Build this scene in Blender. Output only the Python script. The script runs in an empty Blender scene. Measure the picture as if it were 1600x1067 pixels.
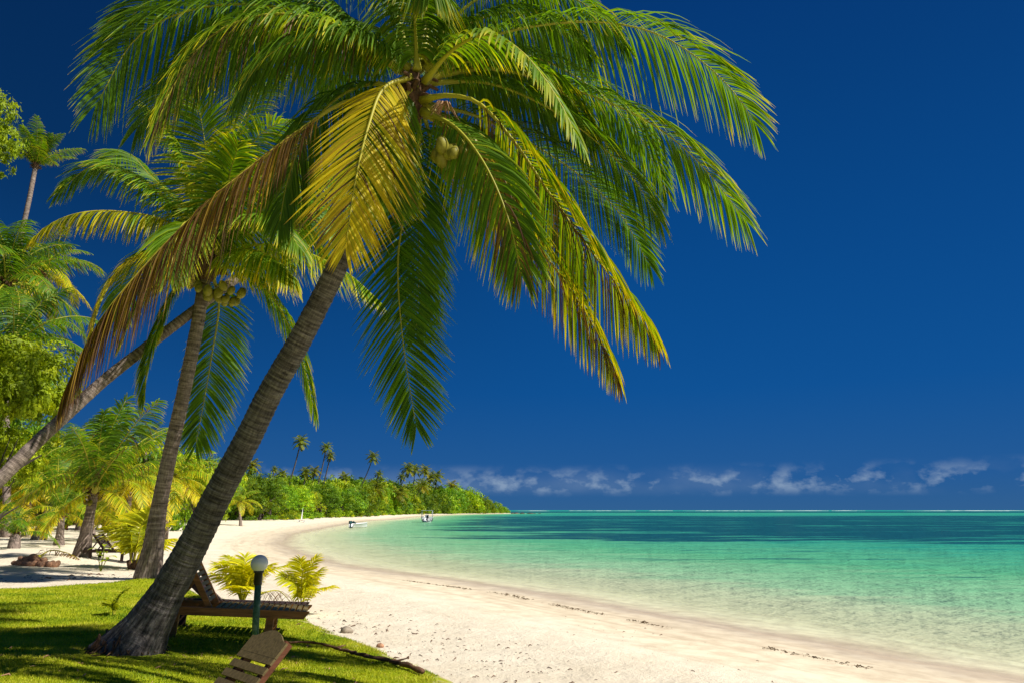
import bpy, math, random
import numpy as np
from mathutils import Vector, Matrix
R = math.radians
SC = bpy.context.scene
COL = SC.collection

# ------------------------------------------------------------------ camera, sky, sun
H = 2.6
F = 1600 * 24 / 36.0
PITCH = math.atan((796 - 533.5) / F)
cd = bpy.data.cameras.new('camera'); cam = bpy.data.objects.new('camera', cd); COL.objects.link(cam)
cd.lens = 24; cd.sensor_width = 36; cd.clip_start = 0.05; cd.clip_end = 60000
cam.location = (0, 0, H); cam.rotation_euler = (R(90) + PITCH, 0, 0)
SC.camera = cam

SUN_EL, SUN_AZ = R(48), R(107)          # azimuth clockwise from +Y: from the right, a little behind the camera
TO_SUN = Vector((math.sin(SUN_AZ) * math.cos(SUN_EL), math.cos(SUN_AZ) * math.cos(SUN_EL), math.sin(SUN_EL)))
sd = bpy.data.lights.new('sun', 'SUN'); sun = bpy.data.objects.new('sun', sd); COL.objects.link(sun)
sd.energy = 5.0; sd.angle = R(0.5); sd.color = (1.0, 0.95, 0.86)
sun.rotation_euler = TO_SUN.to_track_quat('Z', 'Y').to_euler()

W = bpy.data.worlds.new('World'); SC.world = W; W.use_nodes = True
def build_world():
    nt = W.node_tree; nt.nodes.clear(); N = nt.nodes.new; L = nt.links.new
    out = N('ShaderNodeOutputWorld'); bg = N('ShaderNodeBackground'); bg.inputs['Strength'].default_value = 0.1
    sky = N('ShaderNodeTexSky'); sky.sky_type = 'NISHITA'; sky.sun_disc = False
    sky.sun_elevation = SUN_EL; sky.sun_rotation = SUN_AZ
    sky.air_density = 1.0; sky.dust_density = 0.0; sky.ozone_density = 3.0; sky.altitude = 0
    tc = N('ShaderNodeTexCoord'); sep = N('ShaderNodeSeparateXYZ'); L(tc.outputs['Generated'], sep.inputs[0])
    # clear, polarised tropical air: deep blue overhead, paler low down
    mr = N('ShaderNodeMapRange'); L(sep.outputs['Z'], mr.inputs['Value']); mr.inputs['From Max'].default_value = 0.75
    rp = N('ShaderNodeValToRGB'); L(mr.outputs[0], rp.inputs[0])
    e = rp.color_ramp.elements
    def k(el, p, c): el.position = p; el.color = (*c, 1)
    k(e[0], 0.0, (0.12, 0.82, 2.2)); k(e[1], 1.0, (0.0, 0.22, 1.15))
    k(e.new(0.06), 0.06, (0.06, 0.72, 2.35)); k(e.new(0.22), 0.22, (0.0, 0.60, 2.30)); k(e.new(0.45), 0.45, (0.0, 0.48, 1.95)); k(e.new(0.7), 0.7, (0.0, 0.36, 1.55))
    mx = N('ShaderNodeMixRGB'); mx.inputs[0].default_value = 0.985
    pol = N('ShaderNodeMapRange'); pol.interpolation_type = 'SMOOTHSTEP'; L(sep.outputs['X'], pol.inputs['Value'])       # darkest away from the sun's side, as through a polariser
    for q_, w_ in zip(('From Min', 'From Max', 'To Min', 'To Max'), (-.65, .30, .48, 1.0)): pol.inputs[q_].default_value = w_
    dk = N('ShaderNodeMixRGB'); dk.blend_type = 'MULTIPLY'; dk.inputs[0].default_value = 1; L(rp.outputs[0], dk.inputs[1]); L(pol.outputs[0], dk.inputs[2])
    lowf = N('ShaderNodeMapRange'); L(sep.outputs['Z'], lowf.inputs['Value']); lowf.inputs['From Max'].default_value = .40
    dk2 = N('ShaderNodeMixRGB'); L(lowf.outputs[0], dk2.inputs[0]); L(rp.outputs[0], dk2.inputs[1]); L(dk.outputs[0], dk2.inputs[2])
    L(sky.outputs[0], mx.inputs[1]); L(dk2.outputs[0], mx.inputs[2])
    # low fair-weather clouds over the horizon
    mp = N('ShaderNodeMapping'); mp.inputs['Scale'].default_value = (1, 1, 1.7); mp.inputs['Location'].default_value = (3.37, 1.2, .4); L(tc.outputs['Generated'], mp.inputs[0])
    n1 = N('ShaderNodeTexNoise'); n1.inputs['Scale'].default_value = 25; n1.inputs['Detail'].default_value = 8; n1.inputs['Roughness'].default_value = 0.55
    L(mp.outputs[0], n1.inputs['Vector'])
    r1 = N('ShaderNodeMapRange'); r1.inputs['From Min'].default_value = 0.47; r1.inputs['From Max'].default_value = 0.63; L(n1.outputs[0], r1.inputs['Value'])
    lo = N('ShaderNodeMapRange'); lo.interpolation_type = 'SMOOTHSTEP'; lo.inputs['From Min'].default_value = 0.016; lo.inputs['From Max'].default_value = 0.034; L(sep.outputs['Z'], lo.inputs['Value'])
    hi = N('ShaderNodeMapRange'); hi.interpolation_type = 'SMOOTHSTEP'; hi.inputs['From Min'].default_value = 0.066; hi.inputs['From Max'].default_value = 0.036; L(sep.outputs['Z'], hi.inputs['Value'])
    m1 = N('ShaderNodeMath'); m1.operation = 'MULTIPLY'; L(lo.outputs[0], m1.inputs[0]); L(hi.outputs[0], m1.inputs[1])
    m2 = N('ShaderNodeMath'); m2.operation = 'MULTIPLY'; L(m1.outputs[0], m2.inputs[0]); L(r1.outputs[0], m2.inputs[1])
    nb_ = N('ShaderNodeTexNoise'); nb_.inputs['Scale'].default_value = 6; nb_.inputs['Detail'].default_value = 6; L(mp.outputs[0], nb_.inputs['Vector'])
    rb = N('ShaderNodeMapRange'); rb.inputs['From Min'].default_value = 0.40; rb.inputs['From Max'].default_value = 0.62; rb.inputs['To Max'].default_value = 0.20; L(nb_.outputs[0], rb.inputs['Value'])
    mb_ = N('ShaderNodeMath'); mb_.operation = 'MULTIPLY'; L(rb.outputs[0], mb_.inputs[0]); L(m1.outputs[0], mb_.inputs[1])
    pz = N('ShaderNodeMath'); pz.operation = 'MULTIPLY'; L(m2.outputs[0], pz.inputs[0]); pz.inputs[1].default_value = 0.62
    m3 = N('ShaderNodeMath'); m3.operation = 'ADD'; L(pz.outputs[0], m3.inputs[0]); L(mb_.outputs[0], m3.inputs[1])
    cl = N('ShaderNodeMixRGB'); L(m3.outputs[0], cl.inputs[0]); L(mx.outputs[0], cl.inputs[1]); cl.inputs[2].default_value = (2.4, 3.2, 4.3, 1)
    L(cl.outputs[0], bg.inputs['Color']); L(bg.outputs[0], out.inputs[0])
build_world()
SC.view_settings.view_transform = 'Standard'; SC.view_settings.look = 'None'
SC.view_settings.exposure = 0.36; SC.view_settings.gamma = 1.0; SC.view_settings.use_curve_mapping = False
SC.cycles.max_bounces = 6; SC.cycles.transparent_max_bounces = 12; SC.cycles.transmission_bounces = 4
SC.cycles.diffuse_bounces = 3; SC.cycles.glossy_bounces = 2
SC.cycles.caustics_reflective = False; SC.cycles.caustics_refractive = False
SC.cycles.sample_clamp_indirect = 6.0

# ------------------------------------------------------------------ helpers
rng = np.random.default_rng(7)
random.seed(7)
CT, ST = math.cos(PITCH), math.sin(PITCH)
def P(px, py, D):
    u = (px - 800) / F; v = (533.5 - py) / F
    k = D / (CT - v * ST)
    return np.array([u * k, D, H + (ST + v * CT) * k])

def tag(o, label=None, cat=None, group=None, kind=None):
    if label: o['label'] = label
    if cat: o['category'] = cat
    if group: o['group'] = group
    if kind: o['kind'] = kind
    return o
def empty(name, loc=(0, 0, 0), rz=0, label=None, cat=None, group=None):
    o = bpy.data.objects.new(name, None); COL.objects.link(o); o.location = [float(c) for c in loc]; o.rotation_euler = (0, 0, rz)
    o.empty_display_size = 0.2
    return tag(o, label, cat, group)
def link(name, me, parent=None, loc=None):
    o = bpy.data.objects.new(name, me); COL.objects.link(o)
    if parent is not None: o.parent = parent
    if loc is not None: o.location = [float(c) for c in loc]
    return o
def copy_tree(o, parent=None):
    c = o.copy(); COL.objects.link(c)
    if parent is not None: c.parent = parent
    for ch in list(o.children): copy_tree(ch, c)
    return c

class MB:
    """collects geometry for one mesh"""
    def __init__(s): s.v = []; s.f = []; s.m = []; s.a = {}; s.n = 0
    def add(s, V, Fs, mat=0, **attrs):
        V = np.asarray(V, float); n0 = s.n
        s.v.append(V); s.n += len(V)
        Fs = [np.asarray(f) for f in Fs] if isinstance(Fs, list) else [np.asarray(Fs)]
        for f in Fs:
            f = np.atleast_2d(f)
            s.f.append(f + n0); s.m.append(np.full(len(f), mat))
        for k in set(list(s.a) + list(attrs)):
            arr = s.a.setdefault(k, [])
            have = sum(len(x) for x in arr)
            if have < n0: arr.append(np.zeros(n0 - have))
            arr.append(np.broadcast_to(np.asarray(attrs.get(k, 0.0), float), (len(V),)))
        return n0
    def box(s, c, size, rot=None, mat=0, bev=0.0):
        sx, sy, sz = [q / 2 for q in size]
        b = min(bev, sx * .9, sy * .9, sz * .9)
        if b <= 0:
            V = np.array([[x, y, z] for x in (-sx, sx) for y in (-sy, sy) for z in (-sz, sz)])
            Fq = [[0, 1, 3, 2], [4, 6, 7, 5], [0, 4, 5, 1], [2, 3, 7, 6], [0, 2, 6, 4], [1, 5, 7, 3]]
            T = None
        else:   # chamfered long edges (rings along x)
            ring = [(-sy + b, -sz), (sy - b, -sz), (sy, -sz + b), (sy, sz - b), (sy - b, sz), (-sy + b, sz), (-sy, sz - b), (-sy, -sz + b)]
            V = np.array([[x, y, z] for x in (-sx, sx) for (y, z) in ring])
            Fq = [[i, (i + 1) % 8, 8 + (i + 1) % 8, 8 + i] for i in range(8)]
            T = [[7, 6, 5, 4, 3, 2, 1, 0], [8, 9, 10, 11, 12, 13, 14, 15]]
        if rot is not None: V = V @ np.array(rot).T
        V = V + np.asarray(c)
        s.add(V, [np.array(Fq)] + ([np.array(T)] if T else []), mat)
    def bar(s, a, b, w, h, up=(0, 0, 1), mat=0, bev=0.006):
        a = np.asarray(a, float); b = np.asarray(b, float); d = b - a; l = np.linalg.norm(d); X = d / l
        Y = np.cross(up, X); Y /= np.linalg.norm(Y); Z = np.cross(X, Y)
        s.box((a + b) / 2, (l, w, h), np.stack([X, Y, Z], 1), mat, bev)
    def tube(s, pts, rad, n=10, mat=0, cap=True, **attrs):
        pts = np.asarray(pts, float); m = len(pts); rad = np.broadcast_to(rad, (m,))
        T = np.gradient(pts, axis=0); T /= np.linalg.norm(T, axis=1)[:, None]
        A = np.zeros_like(T); ref = np.array([0., 0, 1]) if abs(T[0][2]) < .9 else np.array([1., 0, 0])
        a = ref - T[0] * ref.dot(T[0]); a /= np.linalg.norm(a)
        for i in range(m):
            a = a - T[i] * a.dot(T[i]); a /= np.linalg.norm(a); A[i] = a
        B = np.cross(T, A)
        th = np.arange(n) * 2 * np.pi / n
        V = (pts[:, None] + rad[:, None, None] * (np.cos(th)[None, :, None] * A[:, None] + np.sin(th)[None, :, None] * B[:, None])).reshape(-1, 3)
        i = np.arange(m - 1)[:, None] * n; j = np.arange(n)[None, :]; j2 = (j + 1) % n
        Q = np.stack([i + j, i + j2, i + n + j2, i + n + j], -1).reshape(-1, 4)
        fs = [Q]
        if cap: fs += [np.array([list(range(n))[::-1]]), np.array([[(m - 1) * n + q for q in range(n)]])]
        s.add(V, fs, mat, **attrs)
    def lathe(s, prof, n=20, c=(0, 0, 0), mat=0, rot=None):
        prof = np.asarray(prof, float); m = len(prof); th = np.arange(n) * 2 * np.pi / n
        V = np.stack([prof[:, 0][:, None] * np.cos(th), prof[:, 0][:, None] * np.sin(th), np.repeat(prof[:, 1][:, None], n, 1)], -1).reshape(-1, 3)
        if rot is not None: V = V @ np.array(rot).T
        V = V + np.asarray(c)
        i = np.arange(m - 1)[:, None] * n; j = np.arange(n)[None, :]; j2 = (j + 1) % n
        s.add(V, [np.stack([i + j, i + j2, i + n + j2, i + n + j], -1).reshape(-1, 4)], mat)
    def mesh(s, name, mats, smooth=True):
        me = bpy.data.meshes.new(name)
        V = np.concatenate(s.v); me.vertices.add(len(V)); me.vertices.foreach_set('co', V.astype(np.float32).ravel())
        loops = np.concatenate([f.ravel() for f in s.f]); tot = np.concatenate([np.full(len(f), f.shape[1]) for f in s.f])
        me.loops.add(len(loops)); me.loops.foreach_set('vertex_index', loops.astype(np.int32))
        me.polygons.add(len(tot)); st = np.concatenate([[0], np.cumsum(tot)[:-1]])
        me.polygons.foreach_set('loop_start', st.astype(np.int32)); me.polygons.foreach_set('loop_total', tot.astype(np.int32))
        me.polygons.foreach_set('material_index', np.concatenate(s.m).astype(np.int32))
        me.polygons.foreach_set('use_smooth', np.full(len(tot), bool(smooth)))
        for k, arr in s.a.items():
            a = me.attributes.new(k, 'FLOAT', 'POINT'); a.data.foreach_set('value', np.concatenate(arr).astype(np.float32))
        for m in (mats if isinstance(mats, (list, tuple)) else [mats]): me.materials.append(m)
        me.update(calc_edges=True); me.validate()
        return me
    def build(s, name, mats, parent=None, loc=None, smooth=True):
        return link(name, s.mesh(name, mats, smooth), parent, loc)

def catmull(pts, n):
    pts = np.asarray(pts, float)
    seg = np.linalg.norm(np.diff(pts, axis=0), axis=1) ** 0.5
    t = np.concatenate([[0], np.cumsum(seg)]); t /= t[-1]
    # natural-ish cubic via finite-difference tangents
    m = np.gradient(pts, t, axis=0)
    x = np.linspace(0, 1, n); i = np.clip(np.searchsorted(t, x, 'right') - 1, 0, len(t) - 2)
    h = (t[i + 1] - t[i]); q = ((x - t[i]) / h)[:, None]; h = h[:, None]
    out = (2 * q**3 - 3 * q**2 + 1) * pts[i] + (q**3 - 2 * q**2 + q) * h * m[i] + (-2 * q**3 + 3 * q**2) * pts[i + 1] + (q**3 - q**2) * h * m[i + 1]
    # resample by arc length
    s = np.concatenate([[0], np.cumsum(np.linalg.norm(np.diff(out, axis=0), axis=1))])
    xs = np.linspace(0, s[-1], n)
    return np.stack([np.interp(xs, s, out[:, k]) for k in range(3)], 1)

_pv = np.random.default_rng(3).random((256, 256))
def vnoise(x, y):
    xi = np.floor(x).astype(int); yi = np.floor(y).astype(int); fx = x - xi; fy = y - yi
    fx = fx * fx * (3 - 2 * fx); fy = fy * fy * (3 - 2 * fy)
    g = lambda a, b: _pv[a % 256, b % 256]
    return (g(xi, yi) * (1 - fx) + g(xi + 1, yi) * fx) * (1 - fy) + (g(xi, yi + 1) * (1 - fx) + g(xi + 1, yi + 1) * fx) * fy
def fbm(x, y, o=4):
    r = 0; a = .5
    for k in range(o): r = r + a * vnoise(x * 2**k + 17 * k, y * 2**k + 5 * k); a *= .5
    return r
def sstep(a, b, x):
    t = np.clip((x - a) / (b - a), 0, 1); return t * t * (3 - 2 * t)

# ------------------------------------------------------------------ ground shape
def Z0(px, py):   # point of the water plane seen at a pixel
    u = (px - 800) / F; v = (533.5 - py) / F; k = -H / (ST + v * CT)
    return (u * k, (CT - v * ST) * k)
SHORE = [(150, -260), (60, -70), (24, -14), (12, 4)] + [Z0(*q) for q in
         [(1562, 1056), (1412, 1030), (1300, 1009), (1206, 992), (1075, 968), (1000, 955), (850, 928), (700, 905), (600, 892), (520, 880), (462, 862), (438, 848), (452, 834), (520, 821), (570, 813)]]
SHORE += [(-34, 200), (-38, 270), (-38, 350), (-28, 430), (-8, 490), (3, 515), (-6, 545), (-40, 620), (-160, 760), (-400, 900)]
SHORE = np.array(SHORE)
LANDPOLY = np.concatenate([SHORE, [(-6000, 900), (-6000, -6000), (150, -6000)]])
def inpoly(x, y, poly):
    c = np.zeros(x.shape, bool); n = len(poly)
    for i in range(n):
        x1, y1 = poly[i]; x2, y2 = poly[(i + 1) % n]
        if y1 == y2: continue
        cond = ((y1 > y) != (y2 > y)) & (x < (x2 - x1) * (y - y1) / (y2 - y1) + x1)
        c ^= cond
    return c
def polydist(x, y, poly, closed=False):
    d = np.full(x.shape, 1e12); n = len(poly)
    for i in range(n if closed else n - 1):
        a = poly[i]; b = poly[(i + 1) % n]; ab = b - a
        t = np.clip(((x - a[0]) * ab[0] + (y - a[1]) * ab[1]) / (ab @ ab), 0, 1)
        d = np.minimum(d, (x - a[0] - t * ab[0])**2 + (y - a[1] - t * ab[1])**2)
    return np.sqrt(d)
def shore_d(x, y):
    d = polydist(x, y, SHORE); return np.where(inpoly(x, y, LANDPOLY), d, -d)
MAIN_BASE = (-4.63, 8.9)
SECOND_BASE = (-9.43, 18.6)
MOUNDS = [(-4.7, 8.8, 0.10, 1.2), (-4.5, 6.9, 0.10, 0.7), (-9.43, 18.6, 0.12, 1.1), (-17.0, 27.5, 0.22, 1.5), (-7.5, 12.5, 0.05, 2.0)]
def terrain_d(x, y, d):
    z = np.interp(d, [-4000, -1500, -300, -60, -15, 0, 8, 10.5, 14, 40, 90, 200, 1000], [-40, -9, -3.5, -2.2, -.9, 0, .50, .69, .84, 1.05, 2.0, 4, 8])
    z = z + sstep(1, 6, d) * 0.10 * (fbm(x * .35 + 50, y * .35 + 50) - .47)
    for (mx, my, a, s) in MOUNDS: z = z + a * np.exp(-((x - mx)**2 + (y - my)**2) / (2 * s * s))
    return z
LAWN = None
def terrain(x, y):
    x = np.asarray(x, float); y = np.asarray(y, float); return terrain_d(x, y, shore_d(x, y))
def lawn_off(e):          # e: metres inside the lawn's edge
    return -0.05 + 0.12 * sstep(-0.25, 0.55, e)
def gz(x, y):
    x = np.atleast_1d(np.asarray(x, float)); y = np.atleast_1d(np.asarray(y, float))
    z = terrain(x, y)
    if LAWN is not None:
        e = polydist(x, y, LAWN, True); e = np.where(inpoly(x, y, LAWN), e, -e)
        z = np.maximum(z, z + lawn_off(e))
    return z
def G(px, py, dz=0.0):      # where the view ray through a pixel meets the ground
    u = (px - 800) / F; v = (533.5 - py) / F; k0 = CT - v * ST
    D = np.geomspace(2.5, 400, 3000)
    z = H + (ST + v * CT) * D / k0; x = u * D / k0
    hit = np.nonzero(z < gz(x, D) + dz)[0]
    i = hit[0] if len(hit) else -1
    return np.array([x[i], D[i], gz(x[i], D[i])[0]])
edge_px = [(720, 1064), (690, 1052), (640, 1034), (600, 1016), (560, 1000), (525, 988), (500, 976), (480, 962), (452, 955), (415, 946), (372, 940), (330, 934), (305, 922), (258, 905), (215, 905), (170, 910), (110, 915), (50, 919), (0, 921), (-120, 924)]
LAWN = np.array([G(*q)[:2] for q in edge_px] + [(-17, 12), (-16, -2), (-2, -6), (1.2, 0), (0.3, 4.5)])

# ------------------------------------------------------------------ materials
def new_mat(name):
    m = bpy.data.materials.new(name); m.use_nodes = True; nt = m.node_tree; nt.nodes.clear()
    out = nt.nodes.new('ShaderNodeOutputMaterial')
    return m, nt, nt.nodes.new, nt.links.new, out
def ramp(N, stops):
    r = N('ShaderNodeValToRGB'); e = r.color_ramp.elements
    while len(e) < len(stops): e.new(0.5)
    for el, (p, c) in zip(e, stops): el.position = p; el.color = (*c, 1)
    return r
def noise(N, L, vec, scale, detail=4, rough=.55):
    n = N('ShaderNodeTexNoise'); n.inputs['Scale'].default_value = scale; n.inputs['Detail'].default_value = detail; n.inputs['Roughness'].default_value = rough
    if vec is not None: L(vec, n.inputs['Vector'])
    return n.outputs[0]
def maprange(N, L, val, a, b, c=0, d=1):
    n = N('ShaderNodeMapRange'); L(val, n.inputs['Value'])
    for k, q in zip(('From Min', 'From Max', 'To Min', 'To Max'), (a, b, c, d)): n.inputs[k].default_value = q
    return n.outputs[0]
def math_(N, L, op, a, b):
    n = N('ShaderNodeMath'); n.operation = op
    for i, q in enumerate((a, b)):
        if isinstance(q, (int, float)): n.inputs[i].default_value = q
        else: L(q, n.inputs[i])
    return n.outputs[0]
def mix(N, L, f, a, b, mode='MIX'):
    n = N('ShaderNodeMixRGB'); n.blend_type = mode
    for i, q in enumerate((f, a, b)):
        if isinstance(q, (int, float)): n.inputs[i].default_value = q
        elif isinstance(q, tuple): n.inputs[i].default_value = (*q, 1)
        else: L(q, n.inputs[i])
    return n.outputs[0]
def attr(N, name):
    a = N('ShaderNodeAttribute'); a.attribute_name = name; return a.outputs['Fac']
def objco(N): return N('ShaderNodeTexCoord').outputs['Object']
def bump(N, L, h, strength, dist, normal=None):
    b = N('ShaderNodeBump'); b.inputs['Strength'].default_value = strength; b.inputs['Distance'].default_value = dist; L(h, b.inputs['Height'])
    if normal is not None: L(normal, b.inputs['Normal'])
    return b.outputs[0]
def principled(N, L, out, rough=.6, spec=.3, **k):
    p = N('ShaderNodeBsdfPrincipled'); p.inputs['Roughness'].default_value = rough; p.inputs['Specular IOR Level'].default_value = spec
    L(p.outputs[0], out.inputs['Surface']); return p

def leaf_mat(name, stops, trans=.45, objrand=0.0, spec=.28, tcol=(1.45, 1.35, .4), rough=.5):
    m, nt, N, L, out = new_mat(name)
    r = ramp(N, stops); L(attr(N, 'tone'), r.inputs[0])
    v = maprange(N, L, attr(N, 'var'), 0, 1, .72, 1.25)
    if objrand:
        oi = N('ShaderNodeObjectInfo'); v = math_(N, L, 'MULTIPLY', v, maprange(N, L, oi.outputs['Random'], 0, 1, 1 - objrand, 1 + objrand))
    c = mix(N, L, 1.0, r.outputs[0], v, 'MULTIPLY')
    if objrand:
        oi2 = N('ShaderNodeObjectInfo'); fr = N('ShaderNodeMath'); fr.operation = 'FRACT'; L(math_(N, L, 'MULTIPLY', oi2.outputs['Random'], 7.31), fr.inputs[0])
        c = mix(N, L, maprange(N, L, fr.outputs[0], .45, 1, 0, .75), c, mix(N, L, 1.0, c, (1.7, 1.15, .5), 'MULTIPLY'))
    p = N('ShaderNodeBsdfPrincipled'); p.inputs['Roughness'].default_value = rough; p.inputs['Specular IOR Level'].default_value = spec; L(c, p.inputs['Base Color'])
    t = N('ShaderNodeBsdfTranslucent'); L(mix(N, L, 1.0, c, tcol, 'MULTIPLY'), t.inputs['Color'])
    mxs = N('ShaderNodeMixShader'); mxs.inputs[0].default_value = trans; L(p.outputs[0], mxs.inputs[1]); L(t.outputs[0], mxs.inputs[2])
    L(mxs.outputs[0], out.inputs['Surface']); return m
M = {}
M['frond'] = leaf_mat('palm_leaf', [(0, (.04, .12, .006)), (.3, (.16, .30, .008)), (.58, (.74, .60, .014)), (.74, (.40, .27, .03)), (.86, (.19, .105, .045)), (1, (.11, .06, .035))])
M['frond_yellow'] = leaf_mat('yellow_palm_leaf', [(0, (.10, .2, .008)), (.4, (.5, .52, .012)), (.65, (.82, .76, .02)), (.85, (.62, .38, .04)), (1, (.16, .08, .04))], trans=.5)
M['frond_far'] = leaf_mat('distant_palm_leaf', [(0, (.06, .12, .008)), (.35, (.16, .22, .010)), (.7, (.42, .36, .015)), (1, (.22, .11, .03))], objrand=.2)
M['tree_leaf'] = leaf_mat('broad_leaf', [(0, (.045, .13, .008)), (.5, (.18, .34, .010)), (1, (.46, .54, .012))], trans=.35, objrand=.42, spec=.25, rough=.5)
M['yellow_leaf'] = leaf_mat('yellow_green_leaf', [(0, (.12, .19, .008)), (.5, (.34, .44, .010)), (1, (.56, .58, .012))], trans=.4, spec=.25)
M['grass'] = leaf_mat('grass_blade', [(0, (.14, .24, .008)), (.5, (.44, .48, .014)), (1, (.62, .55, .08))], trans=.3, spec=.2, rough=.55)

def bark_mat(name, dark, mid, light, ringf, bumpk=1.0):
    m, nt, N, L, out = new_mat(name)
    a = N('ShaderNodeCombineXYZ'); L(attr(N, 'ba'), a.inputs[0]); L(attr(N, 'bb'), a.inputs[1]); L(attr(N, 'bs'), a.inputs[2])
    mp = N('ShaderNodeMapping'); mp.inputs['Scale'].default_value = (1, 1, ringf); L(a.outputs[0], mp.inputs[0])
    rings = noise(N, L, mp.outputs[0], 3.0, 6, .62)
    mp2 = N('ShaderNodeMapping'); mp2.inputs['Scale'].default_value = (9, 9, 1.2); L(a.outputs[0], mp2.inputs[0])
    fis = noise(N, L, mp2.outputs[0], 5, 6, .6)
    blot = noise(N, L, a.outputs[0], 3.5, 4)
    foot = maprange(N, L, attr(N, 'bs'), .2, 1.3, 1, 0)
    h = mix(N, L, maprange(N, L, attr(N, 'bs'), .2, 1.6, .95, .34), rings, fis)
    r = ramp(N, [(.36, dark), (.5, mid), (.63, light)]); L(h, r.inputs[0])
    c = mix(N, L, maprange(N, L, blot, .35, .65, 0, .55), r.outputs[0], mix(N, L, 1.0, r.outputs[0], (1.45, 1.4, 1.35), 'MULTIPLY'))
    stain = noise(N, L, a.outputs[0], 6.5, 5, .7)
    c = mix(N, L, maprange(N, L, stain, .57, .66, 0, .75), c, tuple(q * .5 for q in dark))
    c = mix(N, L, maprange(N, L, noise(N, L, a.outputs[0], 13, 4, .7), .63, .70, 0, .5), c, tuple(min(1, q * 1.25) for q in light))
    p = principled(N, L, out, .85, .2); L(c, p.inputs['Base Color'])
    fine = noise(N, L, a.outputs[0], 60, 3)
    L(bump(N, L, math_(N, L, 'ADD', h, math_(N, L, 'MULTIPLY', fine, .25)), .9 * bumpk, .035), p.inputs['Normal'])
    return m
M['bark'] = bark_mat('grey_palm_bark', (.032, .027, .025), (.105, .092, .086), (.22, .198, .18), 13)
M['bark_pale'] = bark_mat('pale_palm_bark', (.07, .052, .045), (.20, .155, .13), (.36, .29, .25), 7)
M['bark_tree'] = bark_mat('brown_tree_bark', (.03, .024, .02), (.08, .06, .05), (.15, .12, .10), 2)

def simple(name, col, rough=.6, spec=.3, var=.25, nscale=8, bumpk=0.0, metal=0):
    m, nt, N, L, out = new_mat(name); p = principled(N, L, out, rough, spec); p.inputs['Metallic'].default_value = metal
    n = noise(N, L, objco(N), nscale, 5)
    c = mix(N, L, maprange(N, L, n, .3, .7), tuple(q * (1 - var) for q in col), tuple(min(1, q * (1 + var)) for q in col))
    L(c, p.inputs['Base Color'])
    if bumpk: L(bump(N, L, n, bumpk, .02), p.inputs['Normal'])
    return m
M['rachis'] = leaf_mat('frond_stalk', [(0, (.16, .21, .02)), (.4, (.42, .38, .03)), (.8, (.36, .22, .05)), (1, (.17, .09, .03))], trans=.0)
M['fibre'] = simple('brown_palm_fibre', (.12, .07, .04), .9, .1, .5, 25, .6)
M['coconut'] = simple('green_yellow_coconut', (.23, .21, .025), .5, .2, .35, 6)
M['husk'] = simple('brown_coconut_husk', (.42, .23, .14), .9, .1, .45, 18, .5)
M['flower'] = simple('pinkish_flower_stalk', (.45, .26, .16), .8, .2, .3, 15)
def wood(name, col, rough=.5):
    m, nt, N, L, out = new_mat(name); p = principled(N, L, out, rough, .15)
    mp = N('ShaderNodeMapping'); mp.inputs['Scale'].default_value = (2, 22, 22); L(objco(N), mp.inputs[0])
    n = noise(N, L, mp.outputs[0], 2.2, 5)
    c = mix(N, L, maprange(N, L, n, .3, .7), tuple(q * .62 for q in col), tuple(q * 1.25 for q in col)); L(c, p.inputs['Base Color'])
    L(bump(N, L, n, .25, .01), p.inputs['Normal']); return m
M['wood'] = wood('varnished_brown_wood', (.44, .19, .055))
M['wood_slat'] = wood('mossy_brown_slat', (.27, .20, .075), .6)
M['wood_red_shade'] = wood('shaded_red_brown_wood', (.13, .05, .028))  # rails of the nearest lounger, its shade put into the colour
M['wood_slat_shade'] = wood('shaded_olive_brown_slat', (.135, .10, .045), .6)  # slats of the same lounger, colour darkened to stand in for shade
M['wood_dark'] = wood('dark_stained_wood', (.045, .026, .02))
M['driftwood'] = simple('brown_bark_branch', (.14, .075, .045), .9, .1, .5, 14, .6)
M['rock'] = simple('grey_brown_rock', (.30, .25, .19), .9, .1, .4, 9, .6)
M['darkrock'] = simple('dark_wet_rock', (.10, .08, .065), .8, .2, .5, .6, .4)
M['white_paint'] = simple('white_gelcoat', (.78, .79, .80), .3, .5, .06, 2)
M['grey_paint'] = simple('pale_grey_paint', (.45, .5, .55), .5, .4, .1, 3)
M['black'] = simple('black_plastic', (.018, .018, .02), .4, .4, .3, 5)
M['teal'] = simple('dark_teal_cover', (.015, .06, .065), .5, .3, .3, 5)
M['sail'] = simple('white_sailcloth', (.8, .78, .74), .7, .2, .06, 2)
M['red'] = simple('faded_red_paint', (.45, .10, .05), .6, .3, .2, 3)
M['seaweed'] = simple('brown_seaweed', (.10, .06, .025), .9, .1, .5, 5)
M['foam'] = simple('white_surf_foam', (.85, .88, .9), .8, .1, .1, .1)
M['board'] = simple('grey_board', (.36, .40, .42), .6, .3, .15, 6)
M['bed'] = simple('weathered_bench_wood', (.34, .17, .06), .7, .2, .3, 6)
def patina():
    m, nt, N, L, out = new_mat('green_flaking_pole_paint'); p = principled(N, L, out, .55, .3)
    n = noise(N, L, objco(N), 14, 6, .65)
    r = ramp(N, [(.35, (.022, .07, .04)), (.52, (.05, .13, .08)), (.6, (.13, .19, .14)), (.75, (.30, .32, .27))]); L(n, r.inputs[0]); L(r.outputs[0], p.inputs['Base Color'])
    L(bump(N, L, n, .3, .01), p.inputs['Normal']); return m
M['pole'] = patina()
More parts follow.
